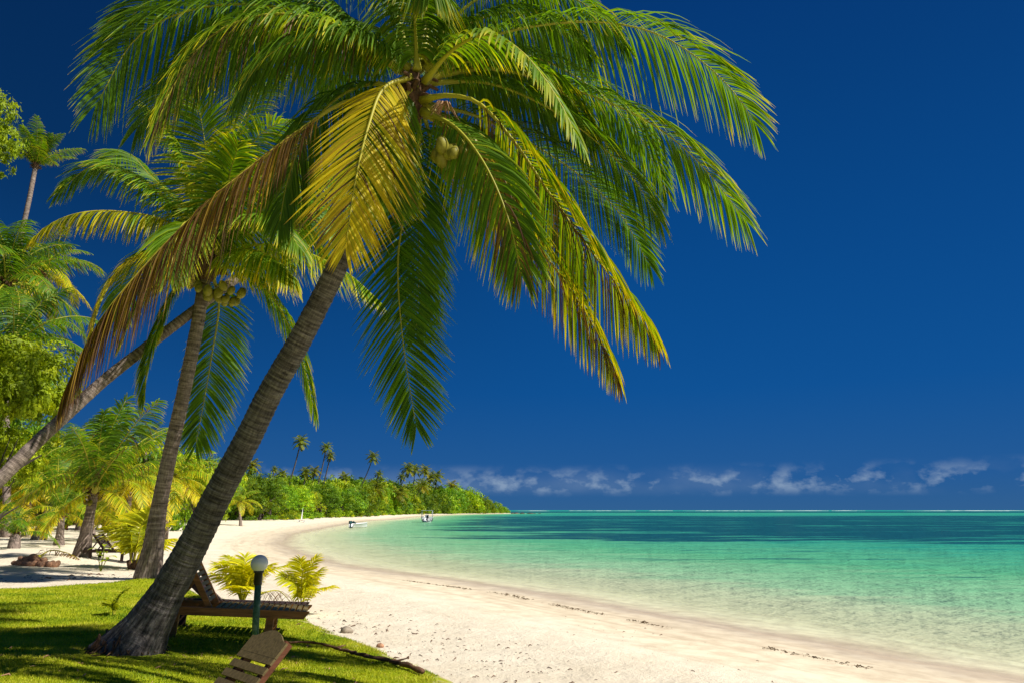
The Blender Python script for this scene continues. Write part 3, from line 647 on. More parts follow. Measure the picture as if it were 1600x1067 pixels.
FR = [
 # left side
 ([(632, 105, 7.5), (560, 45, 7.5), (440, -45, 7.7), (330, -40, 7.9), (230, 5, 8.0), (165, 70, 8.1)], dict(droop=1.1, tone=.10, L=1.0)),
 ([(628, 108, 7.5), (520, 34, 7.4), (400, 8, 7.35), (295, 17, 7.35), (215, 58, 7.4), (150, 165, 7.45)], dict(droop=1.6, tone=.16, L=1.3, droop_tip=.22)),
 ([(624, 112, 7.4), (545, 48, 7.1), (430, 22, 6.85), (340, 50, 6.7), (280, 118, 6.6), (240, 205, 6.6)], dict(droop=1.7, tone=.30, L=.95, drycurl=.28, curl=.35)),
 ([(618, 140, 7.4), (585, 131, 7.4), (532, 150, 7.5), (484, 200, 7.7), (452, 272, 7.9), (436, 352, 8.0)], dict(droop=1.6, tone=.10, L=.95)),
 ([(622, 155, 7.35), (545, 158, 7.2), (470, 203, 7.05), (400, 255, 6.9), (330, 312, 6.75), (222, 420, 6.6), (150, 510, 6.5), (100, 612, 6.45)], dict(droop=3.2, tone=.83, L=1.02, drycurl=.04, t0=.2, tipdry=.15, droop_tip=2.0, nleaf=165)),  # brown from drying, tone darkened further for its shaded underside
 ([(626, 105, 7.6), (540, 30, 7.9), (440, 15, 8.2), (340, 60, 8.4), (275, 130, 8.6)], dict(droop=1.3, tone=.08)),
 # hanging over the trunk, towards the camera
 ([(640, 122, 7.35), (600, 138, 7.0), (575, 200, 6.75), (556, 280, 6.65), (540, 385, 6.65)], dict(droop=.35, tone=.56, L=.92, spread=.86, S0=(1, .15, 0), tipdry=.25, drycurl=.12, droop_tip=.2, nleaf=110)),
 ([(648, 135, 7.4), (612, 175, 7.2), (600, 240, 7.15), (610, 320, 7.2)], dict(droop=.5, tone=.2, L=.8, S0=(1, .3, 0))),
 # hanging behind the trunk, in shade
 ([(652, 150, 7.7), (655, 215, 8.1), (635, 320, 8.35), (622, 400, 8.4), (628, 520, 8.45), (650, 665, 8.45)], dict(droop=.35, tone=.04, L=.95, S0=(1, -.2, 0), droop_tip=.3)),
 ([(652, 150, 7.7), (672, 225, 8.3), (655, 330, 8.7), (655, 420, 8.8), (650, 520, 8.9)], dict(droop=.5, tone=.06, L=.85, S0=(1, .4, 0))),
 # right and below
 ([(660, 158, 7.4), (690, 150, 7.2), (742, 158, 7.05), (800, 218, 6.95), (860, 305, 6.9), (925, 395, 6.85), (980, 465, 6.85), (1028, 528, 6.9)], dict(droop=1.7, tone=.34, L=.90, drycurl=.2, t0=.2, S0=(.65, -.75, .1), droop_tip=1.0, tipdry=.5)),
 ([(662, 175, 7.45), (715, 215, 7.3), (770, 290, 7.25), (830, 372, 7.25), (882, 440, 7.3), (930, 515, 7.35), (966, 590, 7.4)], dict(droop=1.7, tone=.36, L=.78, drycurl=.45, tipdry=.7, t0=.2, S0=(.6, -.8, .1), droop_tip=1.0)),
 ([(662, 175, 7.4), (712, 200, 7.0), (760, 262, 6.7), (795, 345, 6.6), (815, 430, 6.6)], dict(droop=1.2, tone=.20, L=.95, S0=(.9, -.4, 0), drycurl=.25)),
 ([(668, 165, 7.6), (740, 180, 8.0), (830, 225, 8.5), (900, 270, 8.9), (965, 330, 9.1), (1015, 415, 9.2)], dict(droop=.8, tone=.08, L=1.0)),
 ([(668, 170, 7.6), (735, 205, 8.0), (815, 275, 8.3), (870, 360, 8.5), (905, 450, 8.6)], dict(droop=1.0, tone=.14, L=.85)),
 ([(664, 128, 7.35), (705, 80, 6.9), (760, 54, 6.5), (815, 82, 6.2), (868, 150, 6.05), (908, 228, 6.0)], dict(droop=1.1, tone=.30, L=.62, wid=.038, t0=.14, nleaf=70)),
 ([(664, 110, 7.5), (760, 60, 7.5), (860, 38, 7.55), (950, 36, 7.6), (1030, 55, 7.65), (1105, 103, 7.7), (1155, 155, 7.75), (1180, 195, 7.8)], dict(droop=1.3, tone=.22, L=1.25, droop_tip=.25)),
 ([(668, 122, 7.6), (770, 108, 7.7), (860, 130, 7.8), (950, 160, 7.85), (1020, 195, 7.9), (1090, 252, 7.95), (1165, 345, 8.0)], dict(droop=1.3, tone=.23, L=1.22, droop_tip=.35)),
 ([(668, 115, 7.7), (760, 85, 8.1), (850, 95, 8.5), (940, 150, 8.9), (1000, 215, 9.2), (1040, 300, 9.3)], dict(droop=1.2, tone=.10, L=1.0)),
 # top of the crown, mostly out of the frame
 ([(652, 110, 7.35), (648, 20, 7.3), (652, -35, 7.1), (660, -50, 6.9), (672, -20, 6.65)], dict(droop=1.7, tone=.24, L=1.0, S0=(1, 0, 0), droop_tip=1.4)),
 ([(660, 85, 7.6), (690, -20, 7.9), (735, -80, 8.2), (800, -80, 8.5), (860, -20, 8.8)], dict(droop=1.6, tone=.22, L=.95, droop_tip=1.0)),
 ([(662, 90, 7.5), (730, 10, 7.5), (810, -25, 7.6), (880, -10, 7.7), (930, 20, 7.8), (975, 70, 7.9)], dict(droop=1.3, tone=.16, L=.85)),
 ([(640, 90, 7.5), (600, -20, 7.6), (540, -90, 7.7), (450, -120, 7.8), (360, -90, 8.0)], dict(droop=1.4, tone=.14, L=1.05)),
 ([(650, 85, 7.6), (640, -50, 8.0), (600, -140, 8.6), (560, -130, 9.2), (540, -70, 9.7)], dict(droop=1.4, tone=.1, L=1.0)),
 ([(655, 85, 7.6), (690, -60, 8.0), (740, -140, 8.4), (820, -150, 8.8), (900, -110, 9.2)], dict(droop=1.4, tone=.1, L=1.0)),
 ([(640, 108, 7.45), (575, 62, 7.2), (490, 55, 7.0), (415, 90, 6.85), (370, 150, 6.8)], dict(droop=1.5, tone=.16, L=1.05)),
 ([(668, 128, 7.55), (740, 95, 7.6), (820, 105, 7.7), (885, 150, 7.8), (930, 215, 7.9)], dict(droop=1.3, tone=.22, L=.95)),
 ([(664, 100, 7.6), (730, 40, 7.8), (800, 20, 8.0), (870, 40, 8.2), (920, 85, 8.3)], dict(droop=1.4, tone=.2, L=1.0)),
 ([(630, 112, 7.5), (545, 62, 7.7), (440, 50, 7.9), (350, 75, 8.1), (270, 130, 8.2), (215, 200, 8.3)], dict(droop=1.4, tone=.1, L=1.05)),
 ([(668, 130, 7.6), (760, 130, 7.7), (850, 165, 7.8), (930, 220, 7.9), (990, 280, 8.0), (1030, 345, 8.1)], dict(droop=1.2, tone=.16, L=1.0)),
 ([(662, 165, 7.5), (700, 190, 7.6), (750, 245, 7.8), (790, 320, 7.9), (812, 400, 8.0)], dict(droop=1.0, tone=.2, L=.9)),
 ([(655, 110, 7.6), (680, 40, 8.4), (700, 30, 9.4), (720, 70, 10.2), (730, 140, 10.8)], dict(droop=1.2, tone=.08, L=1.0)),
 ([(640, 110, 7.6), (600, 50, 8.4), (560, 45, 9.3), (530, 80, 10.1), (510, 150, 10.7)], dict(droop=1.2, tone=.08, L=1.0)),
]
for i_, (pth, k) in enumerate(FR):
    add_frond(main, mb, pth, seed=100 + i_, label=('yellowed frond hanging in front of the trunk' if i_ == 6 else 'drying brown tinged frond' if i_ in (4, 11) else None), **k)
nuts(main, P(716, 234, 7.14) - mb, 22, .27, 3, .72, .2)
nuts(main, P(590, 195, 7.7) - mb, 5, .15, 4, .95, .1)
b = MB(); fo = P(695, 160, 7.35) - mb; r = np.random.default_rng(8)
for k in range(16):
    a = r.uniform(0, 6.28); dv = np.array([math.cos(a) * .16, math.sin(a) * .16, -.16 + r.uniform(-.1, .1)])
    b.tube([fo, fo + dv * .55 + np.array([0, 0, .05]), fo + dv * 1.2], [.014, .010, .004], 5)
b.build('flower_stalk', M['flower'], main)

# --- second palm
sb = np.array([*SECOND_BASE, gz(*SECOND_BASE)[0] - .1])
second = empty('palm_tree', sb, 0, 'slender upright coconut palm with yellow nuts at the far edge of the lawn', 'palm tree')
TP = [sb] + [P(*q) for q in [(240, 850, 18.6), (247, 800, 18.6), (262, 725, 18.5), (279, 650, 18.4), (295, 575, 18.3), (309, 505, 18.2), (316, 460, 18.1), (324, 415, 18.0)]]
b = MB(); trunk_geo(b, rel(TP, sb), [.36, .25, .20, .185, .18, .175, .17, .165, .17], n=26, step=.05, ring=.013, period=.12, seed=4)
b.build('trunk', M['bark_pale'], second)
heart(second, P(326, 405, 18) - sb, (0.1, 0, 1), 1.5)
FR2 = [
 ([(325, 395, 18), (275, 328, 17.8), (215, 278, 17.5), (150, 258, 17.2), (92, 300, 17)], dict(droop=1.0, tone=.12)),
 ([(322, 400, 18), (265, 348, 17.4), (190, 331, 16.9), (130, 332, 16.5), (85, 347, 16.2), (45, 378, 16)], dict(droop=2.6, tone=.40, L=.70)),
 ([(322, 405, 18), (298, 387, 17.7), (212, 404, 17.2), (174, 440, 16.9), (150, 495, 16.7), (140, 550, 16.6)], dict(droop=.9, tone=.46, L=.85)),
 ([(325, 400, 18), (327, 320, 17.6), (323, 250, 17.3), (311, 175, 17.0), (300, 150, 16.6)], dict(droop=.5, tone=.26, L=1.2, S0=(1, 0, 0))),
 ([(330, 400, 18), (355, 310, 17.8), (385, 240, 17.5), (420, 200, 17.2), (460, 190, 17)], dict(droop=.9, tone=.24, L=1.2)),
 ([(328, 400, 18), (345, 300, 18.5), (370, 210, 19), (400, 150, 19.4), (430, 120, 19.8)], dict(droop=.9, tone=.22, L=1.2)),
 ([(322, 420, 18), (285, 440, 17.6), (252, 500, 17.3), (232, 560, 17.2), (224, 622, 17.2)], dict(droop=1.3, tone=.2, L=.9)),
 ([(328, 420, 18.1), (342, 470, 18.8), (330, 560, 19), (318, 630, 19), (305, 698, 19)], dict(droop=.4, tone=.08, L=1.1, S0=(1, -.1, 0))),
 ([(332, 415, 18), (385, 425, 17.8), (430, 470, 17.6), (470, 555, 17.4), (492, 645, 17.3)], dict(droop=1.1, tone=.22, L=.95, S0=(.5, -.8, 0))),
 ([(332, 405, 18), (400, 383, 17.8), (470, 392, 17.6), (540, 425, 17.5), (592, 470, 17.4)], dict(droop=1.4, tone=.30, L=1.1)),
 ([(332, 408, 18), (385, 390, 17.2), (425, 402, 16.7), (458, 432, 16.4)], dict(droop=2.2, tone=.28, L=1.15)),
 ([(325, 400, 18), (290, 330, 18.6), (230, 270, 19.2), (200, 240, 19.6), (160, 250, 20)], dict(droop=1.1, tone=.12, L=1.1)),
 ([(330, 405, 18), (380, 350, 17.2), (430, 340, 16.5), (470, 390, 16)], dict(droop=1.2, tone=.2, L=1.1)),
 ([(326, 395, 18), (300, 300, 17.8), (268, 215, 17.6), (240, 180, 17.4)], dict(droop=.9, tone=.2, L=1.2)),
 ([(330, 395, 18), (375, 330, 17.6), (430, 270, 17.3), (490, 260, 17), (530, 300, 16.8)], dict(droop=1.0, tone=.24, L=1.2)),
 ([(328, 400, 18), (350, 330, 17.2), (360, 270, 16.6), (372, 230, 16.2)], dict(droop=.8, tone=.26, L=1.1, S0=(1, 0, 0))),
 ([(322, 415, 18), (270, 420, 17.5), (225, 460, 17.2), (190, 530, 17)], dict(droop=1.2, tone=.2, L=1.0)),
 ([(325, 405, 18), (300, 350, 17), (280, 360, 16), (265, 430, 15.4)], dict(droop=1.2, tone=.2, L=1.1)),
 ([(330, 405, 18), (390, 330, 18.6), (450, 330, 19.2), (510, 400, 19.8)], dict(droop=1.2, tone=.16, L=1.1)),
 ([(324, 405, 18), (270, 385, 18.8), (215, 420, 19.4), (180, 500, 19.8)], dict(droop=1.2, tone=.14, L=1.1)),
]
for i_, (pth, k) in enumerate(FR2):
    k = dict(nleaf=115, wid=.05, rr=.035, segs=4, L=1.0) | k; k['L'] *= 1.3; k['tone'] = k['tone'] * .85 + .08
    add_frond(second, sb, pth, seed=200 + i_, **k)
nuts(second, P(348, 450, 17.7) - sb, 14, .62, 5, 1.05, .30)
nuts(second, P(302, 436, 17.8) - sb, 5, .25, 6, 1.0, .2)

# --- shared frond meshes for the other palms: one per elevation, turned about the vertical only
def arc_path(el, Ln, bend, n=7):
    pts = [np.zeros(3)]; a = el; step = Ln / (n - 1)
    for k in range(n - 1):
        pts.append(pts[-1] + step * np.array([math.cos(a), 0, math.sin(a)])); a -= bend / (n - 1) * (1 + .3 * k / n) * max(.25, math.cos(a * .8))
    return pts
FM = {}
def frond_set(key, mats, nleaf, segs, wid, tone, Ln=3.6, L=.9, bend=95, els=(80, 62, 45, 28, 10, -12, -35), drycurl=.04, rr=.03, tj=.10):
    out = []
    for i_, el in enumerate(els):
        b = MB(); frond_geo(b, arc_path(R(el), Ln * (1 if el < 70 else .85), R(bend if el > 0 else 55)), nleaf=nleaf, segs=segs, wid=wid, L=L, droop=.9, tone=tone + tj * (i_ / len(els)) * 2 - tj * .5, seed=int(abs(hash(key)) % 7) + 300 + i_ if False else 300 + i_ + nleaf,
                            fold=False, rr=rr, drycurl=drycurl * (1 + i_ * .5), twist=.25 * (-1)**i_)
        out.append(b.mesh('frond', mats))
    FM[key] = out
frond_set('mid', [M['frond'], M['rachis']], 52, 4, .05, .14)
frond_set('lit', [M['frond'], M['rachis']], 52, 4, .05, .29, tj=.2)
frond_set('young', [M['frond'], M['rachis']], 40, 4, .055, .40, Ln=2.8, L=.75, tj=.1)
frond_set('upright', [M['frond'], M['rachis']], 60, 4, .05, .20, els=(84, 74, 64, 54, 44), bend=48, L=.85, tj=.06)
def crown_fronds(root, c, key, num, scale=1.0, seed=0, lo=0, hi=6.99, wind=None):
    r = np.random.default_rng(seed)
    for k in range(num):
        v = int(np.clip(lo + (hi - lo) * ((k + r.random()) / num), 0, len(FM[key]) - 1))
        o = link('frond', FM[key][v], root, c); a = k * 2.39996 + r.normal(0, .2)
        if wind is not None: a = wind + (((a - wind + np.pi) % (2 * np.pi)) - np.pi) * .65
        o.rotation_euler = (r.normal(0, .06), r.normal(0, .07), a); s = scale * r.uniform(.85, 1.1); o.scale = (s, s, s)
def palm(base_px, crown_px, label, key='mid', num=18, scale=1.0, seed=0, rad=(.24, .16, .14, .13), lean=.0, nutn=0, mat='bark_pale', lo=0, hi=6.99, group=None, mid=None, wind=None, Dc=None):
    """base_px: (px, py) on the ground, or (px, None, D); crown_px: (px, py)"""
    if len(base_px) == 2: B = G(*base_px)
    else:
        D = base_px[2]; xx = P(base_px[0], 800, D)[0]; B = np.array([xx, D, gz(xx, D)[0]])
    C = P(crown_px[0], crown_px[1], Dc or B[1] + .2); B[2] -= .1
    root = empty('palm_tree', B, 0, label, 'palm tree', group)
    V = C - B; hm = math.hypot(V[0], V[1])
    pts = [np.zeros(3), V * .33 + np.array([V[0], V[1], 0]) * -.06 * 1, V * .68 + np.array([V[0], V[1], 0]) * -.03, V] if mid is None else [np.zeros(3)] + [P(*q) - B for q in mid] + [V]
    b = MB(); trunk_geo(b, pts, rad, n=16, step=.09, ring=.012, period=.16, seed=seed); b.build('trunk', M[mat], root)
    heart(root, V, V if np.linalg.norm(V) > .8 else (0, 0, 1), scale * 1.1)
    crown_fronds(root, V, key, num, scale, seed, lo, hi, wind)
    if nutn: nuts(root, V + np.array([0, 0, -.15]), nutn, .35 * scale, seed, scale)
    return root
palm((-150, None, 15.5), (478, 338), 'palm with long bare trunk leaning in from the left edge behind the others', num=16, scale=.85, seed=11,
     mid=[(-40, 785, 15.8), (0, 748, 16), (60, 688, 16.4), (112, 640, 16.8), (165, 592, 17.2), (225, 545, 17.6), (350, 450, 18.6), (440, 382, 19.2)], rad=(.24, .17, .155, .15, .148, .145, .14, .135, .12, .12), Dc=19.6, mat='bark_pale', lo=0, hi=6.9)
palm((18, None, 46), (56, 258), 'tall thin palm standing alone against the sky at upper left, above the other palms', key='upright', num=22, scale=.92, seed=12, rad=(.25, .2, .17, .15), lo=0, hi=4.9, mid=[(12, 560, 46), (32, 378, 46), (46, 310, 46)])
palm((-190, None, 31), (8, 445), 'large dense palm at the left edge right below the tall thin one', num=24, scale=1.25, seed=13)
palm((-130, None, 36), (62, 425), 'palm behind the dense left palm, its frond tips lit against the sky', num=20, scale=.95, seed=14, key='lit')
palm((-170, None, 25), (20, 545), 'palm crown just above the round yellow green bush at left', num=18, scale=1.0, seed=15)
young = palm((128, 868), (147, 768), 'young palm with bulging pale trunk and tall upright fronds left of the slender palm', key='lit', num=8, scale=.80, seed=16, rad=(.36, .23, .17, .18), nutn=5, lo=2.0, hi=5.2)
yc_ = P(147, 768, 26.3) - np.array(young.location)
crown_fronds(young, yc_, 'upright', 12, 1.12, 66, 0, 4.9, .1)
palm((92, 851), (97, 800), 'short palm with a bright yellow bent frond left of the bulging young palm', key='lit', num=12, scale=.80, seed=17, rad=(.30, .2, .16, .15), hi=5.5)
palm((2, 838), (25, 772), 'small palm with curved thin brown trunk at the left edge of the sand', key='lit', num=14, scale=.95, seed=18, rad=(.26, .2, .17, .17))
palm((22, 856), (24, 836), 'low palm sprouting from a dark stump on the sand near the left edge', key='mid', num=9, scale=.62, seed=19, rad=(.27, .26, .24, .2), hi=3.5)
palm((60, 843), (88, 772), 'palm with thick dark trunk leaning right in the shade behind the stump', key='mid', num=14, scale=1.0, seed=20, rad=(.42, .33, .26, .2), mat='bark', hi=5.5)
palm((200, None, 43), (205, 755), 'palm with yellowing drooping fronds behind the bulging young palm', key='lit', num=18, scale=1.05, seed=21, lo=1.5)
palm((262, None, 47), (268, 748), 'yellow green palm seen between the slender trunk and the big leaning trunk', key='lit', num=18, scale=1.1, seed=22, lo=1.5)
palm((150, None, 52), (120, 712), 'green palm crown behind and left of the bulging young palm', key='mid', num=16, scale=1.2, seed=23)
palm((236, None, 64), (226, 690), 'small dark palm top against the sky right of the bulging young palm', key='mid', num=14, scale=.8, seed=24)
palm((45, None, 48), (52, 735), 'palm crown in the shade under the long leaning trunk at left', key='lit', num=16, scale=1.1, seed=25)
palm((170, None, 58), (180, 790), 'low bushy palm in front of the grey board', key='lit', num=14, scale=.8, seed=26)
palm((378, None, 92), (374, 785), 'small bright palm at the beach edge just right of the big leaning trunk', key='lit', num=12, scale=1.0, seed=27, hi=5)

def young_plant(base_px, label, num, scale, seed, fr, group=None, tone=.46):
    B = G(*base_px); root = empty('young_palm', B, 0, label, 'young palm', group); r = np.random.default_rng(seed)
    for k, (dx, dy, h, ln) in enumerate(fr):
        b = MB(); tip = np.array([dx, dy, h]); md = np.array([dx * .35, dy * .35, h * .75 if h > .35 * ln else h + .12]) 
        frond_geo(b, [np.array([dx * .02, dy * .02, .02]), md * .55, md, tip], nleaf=36, segs=4, wid=.030 * scale, L=.40 * scale, droop=.5, tone=tone + r.normal(0, .05), t0=.3, seed=seed + k, rr=.012 * scale, tipdry=.35, S0=(dy, -dx, 0.01) if abs(dy) > abs(dx) * .3 else (.25, 1, .2))
        b.build('frond', [M['frond_yellow'], M['rachis']], root)
    return root
young_plant((470, 958), 'single young palm with yellow fronds at the foot end of the wooden lounger', 7, 1.0, 400,
            [(-.42, -.1, .74, .9), (-.22, .3, .98, 1), (-.02, -.2, 1.04, 1), (.18, .2, 1.06, 1), (.36, -.1, .86, 1), (.62, -.2, .54, .9)])
young_plant((378, 941), 'bushy cluster of yellow young palm fronds behind the two wooden loungers', 11, 1.1, 420,
            [(-.6, -.1, .78, 1), (-.5, .3, .9, 1), (-.3, -.25, .82, 1), (-.1, .2, .9, 1), (.1, -.3, .75, .9), (.25, .2, .85, 1), (.55, 0, .78, 1), (.75, .3, .72, 1), (.05, -.5, .38, .7), (-.75, .2, .55, .9)], tone=.48)
sp = young_plant((207, 889), 'young palm with arching yellow fronds at the foot of the slender palm', 8, 2.3, 440,
            [(-.75, -.3, 1.75, 2), (-1.0, .2, 1.35, 2), (-.3, .5, 1.8, 2), (1.2, -.2, 1.0, 2), (.85, .4, 1.5, 2), (.5, -.3, 1.9, 2)], tone=.36)
b = MB(); r = np.random.default_rng(9)
for k in range(7):
    a = k * .9; b.tube([(0, 0, -.05), (.10 * math.cos(a), .1 * math.sin(a), .1), (.2 * math.cos(a), .2 * math.sin(a), .22 + .1 * r.random())], [.09, .075, .03], 7)
b.build('husk_base', M['fibre'], sp)
young_plant((178, 962), 'tiny palm seedling beside the foot of the big leaning trunk', 4, .5, 460, [(-.16, -.05, .2, .3), (-.08, -.1, .26, .3), (.06, .05, .36, .4), (.14, .06, .42, .4)], tone=.2)
def leafy(base_px, label):
    B = G(*base_px); root = empty('seedling', B, 0, label, 'plant'); r = np.random.default_rng(12)
    b = MB(); lf = []
    for k in range(4):
        a = k * 1.7; tp_ = np.array([math.cos(a) * .22, math.sin(a) * .12, .45 + .12 * k]); b.tube([(0, 0, -.03), tp_ * .5 + np.array([0, 0, .05]), tp_], [.018, .013, .007], 6)
        for q in range(3): lf.append((tp_ * (1 - .15 * q), a + q * 2.1))
    b.build('stem', M['rachis'], root)
    for c, a in lf:
        b = MB(); u = np.linspace(0, 1, 7); w = .075 * np.sin(np.pi * u**.8); dv = np.array([math.cos(a), math.sin(a) * .8, .25]); sd_ = np.array([-math.sin(a), math.cos(a), 0])
        ctr = c + dv * (u * .26)[:, None] - np.array([0, 0, .12]) * (u**2)[:, None]
        V = np.stack([ctr - sd_ * w[:, None], ctr, ctr + sd_ * w[:, None]], 1); V[:, [0, 2], 2] += .02 * np.sin(np.pi * u)[:, None]
        i = np.arange(6)[:, None] * 3; j = np.arange(2)[None]; b.add(V.reshape(-1, 3), np.stack([i + j, i + j + 1, i + 3 + j + 1, i + 3 + j], -1).reshape(-1, 4), tone=.5, var=.5)
        b.build('leaf', M['yellow_leaf'], root)
leafy((157, 892), 'small broad leaved seedling growing from the sand in front of the far lounger')

# ------------------------------------------------------------------ broadleaf trees
def crown_mesh(name, seed, R_=1.0, H_=1.0, nl=9, leaves=3200, size=.055, skirt=.25, flat=.75, mat='tree_leaf', tone0=.45):
    """unit-size crown: leaf-sized faces clustered in many twig clumps set over irregular lobes"""
    r = np.random.default_rng(seed)
    lob = []
    for k in range(nl):
        a = k * 2.39996 + r.normal(0, .3); q = math.sqrt((k + .3) / nl) * .68
        zc = (.74 - .50 * q**1.5 + r.normal(0, .07)) * H_
        lob.append((np.array([math.cos(a) * q * R_, math.sin(a) * q * R_, zc]), r.uniform(.24, .38) * R_))
    for k in range(int(nl * skirt * 2)):
        a = r.uniform(0, 6.28); lob.append((np.array([math.cos(a) * .72 * R_, math.sin(a) * .72 * R_, r.uniform(.12, .35) * H_]), r.uniform(.18, .28) * R_))
    V = []; tone = []; var = []
    tot = sum(q[1]**2 for q in lob)
    for c, rad in lob:
        nc = max(6, int(46 * rad**2 / tot * nl)); lt = r.normal(0, .12)
        for _ in range(nc):
            dv = r.normal(0, 1, 3); dv[2] = dv[2] * .9 + .25; dv /= np.linalg.norm(dv)
            cc = c + dv * rad * np.array([1, 1, flat]) * r.uniform(.72, 1.06); ct = r.normal(0, .10); cr = rad * r.uniform(.22, .42)
            k = max(3, int(leaves * rad**2 / tot / nc))
            p = cc + r.normal(0, 1, (k, 3)) * cr * np.array([.45, .45, .28])
            nrm = dv * 1.0 + r.normal(0, .40, (k, 3)) + np.array([0, 0, .25]); nrm /= np.linalg.norm(nrm, axis=1)[:, None]
            t1 = np.cross(nrm, r.normal(0, 1, (k, 3))); t1 /= np.linalg.norm(t1, axis=1)[:, None]; t2 = np.cross(nrm, t1)
            s = size * r.uniform(.6, 1.25, k)[:, None]
            V.append(np.stack([p - t1 * s, p + t2 * s * .5 - nrm * s * .12, p + t1 * s, p - t2 * s * .5 - nrm * s * .12], 1).reshape(-1, 3))
            tone.append(np.repeat((tone0 + lt + ct + r.normal(0, .10, k)).clip(0, 1), 4)); var.append(np.repeat(r.random(k), 4))
    V = np.concatenate(V); b = MB(); b.add(V, np.arange(len(V)).reshape(-1, 4), tone=np.concatenate(tone), var=np.concatenate(var))
    return b.mesh(name, M[mat], smooth=False)
def tree_trunk_mesh(seed):
    r = np.random.default_rng(seed); b = MB()
    trunk_geo(b, [(0, 0, -.03), (.02, .01, .12), (-.01, .02, .3), (.02, 0, .5)], [.05, .034, .028, .02], n=10, step=.03, ring=0, seed=seed)
    for k in range(7):
        a = k * 2.4; z = r.uniform(.14, .34); e_ = np.array([math.cos(a) * .5, math.sin(a) * .5, z + r.uniform(.15, .4)])
        trunk_geo(b, [np.array([0, 0, z]), e_ * .5 + np.array([0, 0, z * .5 + .02]), e_], [.018, .012, .004], n=6, step=.05, ring=0, seed=seed + k)
    return b.mesh('trunk', M['bark_tree'])
CR = [crown_mesh('crown', 50 + k, leaves=8500, size=.031, tone0=[.40, .55, .34, .62, .48, .45][k], skirt=.25, nl=[9, 11, 8, 12, 10, 9][k]) for k in range(6)]
CRF = [crown_mesh('crown', 70 + k, leaves=4200, size=.045, tone0=[.42, .5, .36][k], skirt=.7, nl=10) for k in range(3)]
TT = [tree_trunk_mesh(80 + k) for k in range(3)]
def tree(x, y, h, w, label, seed, crown, group=None, name='broadleaf_tree', hc=None, cat='tree'):
    z = gz(x, y)[0]; root = empty(name, (x, y, z - .1), (seed * 1.7) % 6.28, label, cat, group)
    t = link('trunk', TT[seed % 3], root); t.scale = (w * 1.2, w * 1.2, h * .9)
    hc = h if hc is None else hc
    c = link('crown', crown, root); c.scale = (w, w, hc); c.location = (0, 0, h - hc)
    return root
r = np.random.default_rng(21)
# march along the shore and set rows of trees back from it
seg = SHORE[15:31]
cum = np.concatenate([[0], np.cumsum(np.linalg.norm(np.diff(seg, axis=0), axis=1))])
def along(s):
    p = np.array([np.interp(s, cum, seg[:, 0]), np.interp(s, cum, seg[:, 1])]); q = np.array([np.interp(s + 2, cum, seg[:, 0]), np.interp(s + 2, cum, seg[:, 1])])
    tq = (q - p) / (np.linalg.norm(q - p) + 1e-9); return p, np.array([-tq[1], tq[0]])
from math import hypot
LAB = {0: 'rounded green tree in the front row of the wood along the curving beach', 1: 'green tree in the second row of the wood behind the curving beach', 2: 'tall green tree in the back rows of the wood behind the beach', 3: 'dark green tree on the distant headland at the end of the bay'}
GRP = {0: 'front row trees of the far wood', 1: 'second row trees of the far wood', 2: 'back row trees of the far wood', 3: 'trees on the distant headland'}
sk = 0; used = []
for row in range(4):
    s = 8.0 + row * 2
    while s < cum[-1] - 2:
        p, nrm = along(s); D = p[1]
        sc = np.interp(D, [40, 100, 160, 330, 480], [.85, 1.0, 1.08, 1.75, 2.0])
        offs = (np.interp(D, [50, 90, 130, 200, 330, 450], [26, 23, 15, 13, 14, 9]) + row * 6.5 * sc + r.uniform(-1.5, 1.5))
        q = p + nrm * offs
        s += ((6.6 if row == 0 else 5.2) + row * 1.2) * sc * r.uniform(.8, 1.2)
        if not inpoly(np.array([q[0]]), np.array([q[1]]), LANDPOLY)[0] or shore_d(q[:1], q[1:])[0] < 5: continue
        if q[0] / q[1] < -.86: continue
        h = np.interp(D, [40, 90, 150, 250, 330, 420, 470, 500, 530], [7.5, 8.2, 8.2, 11.0, 14.0, 17.5, 16.0, 9.5, 5.0]) * r.uniform(.74, 1.22) * (.84 if row == 0 else 1.0)
        if row >= 2: h *= 1.06
        hd = D > 380; z_ = 3 if hd else min(row, 2)
        cm = CRF[sk % 3] if D > 190 else CR[sk % 6]
        tree(q[0], q[1], h, h * r.uniform(.55, .78), LAB[z_], sk, cm, GRP[z_], hc=h * (.84 if row == 0 and D < 260 else 1.0)); sk += 1
NTREE = sk
# undergrowth bushes at the beach edge
BUSH = crown_mesh('foliage', 90, leaves=1500, size=.07, skirt=1.2, nl=8, H_=.8)
s = 60.0
k = 0
while s < cum[-1] - 4:
    p, nrm = along(s); D = p[1]; sc = np.interp(D, [60, 160, 450], [.8, 1, 2.0])
    q = p + nrm * (np.interp(D, [50, 90, 130, 200, 330, 450], [22, 19, 12.5, 10.5, 11, 6]) + r.uniform(-.8, 1.2)); s += 4.6 * sc * r.uniform(.6, 1.5)
    if q[0] / q[1] < -.8 or shore_d(q[:1], q[1:])[0] < 4: continue
    if D < 135 and r.random() < .45: continue
    o = empty('shrub', (q[0], q[1], gz(*q)[0] - .1), r.uniform(0, 6), 'low green shrub at the foot of the trees along the far beach', 'shrub', 'shrubs along the far beach')
    f = link('foliage', BUSH, o); w = 1.8 * sc * r.uniform(.7, 1.3); f.scale = (w, w, w * r.uniform(.8, 1.3)); k += 1
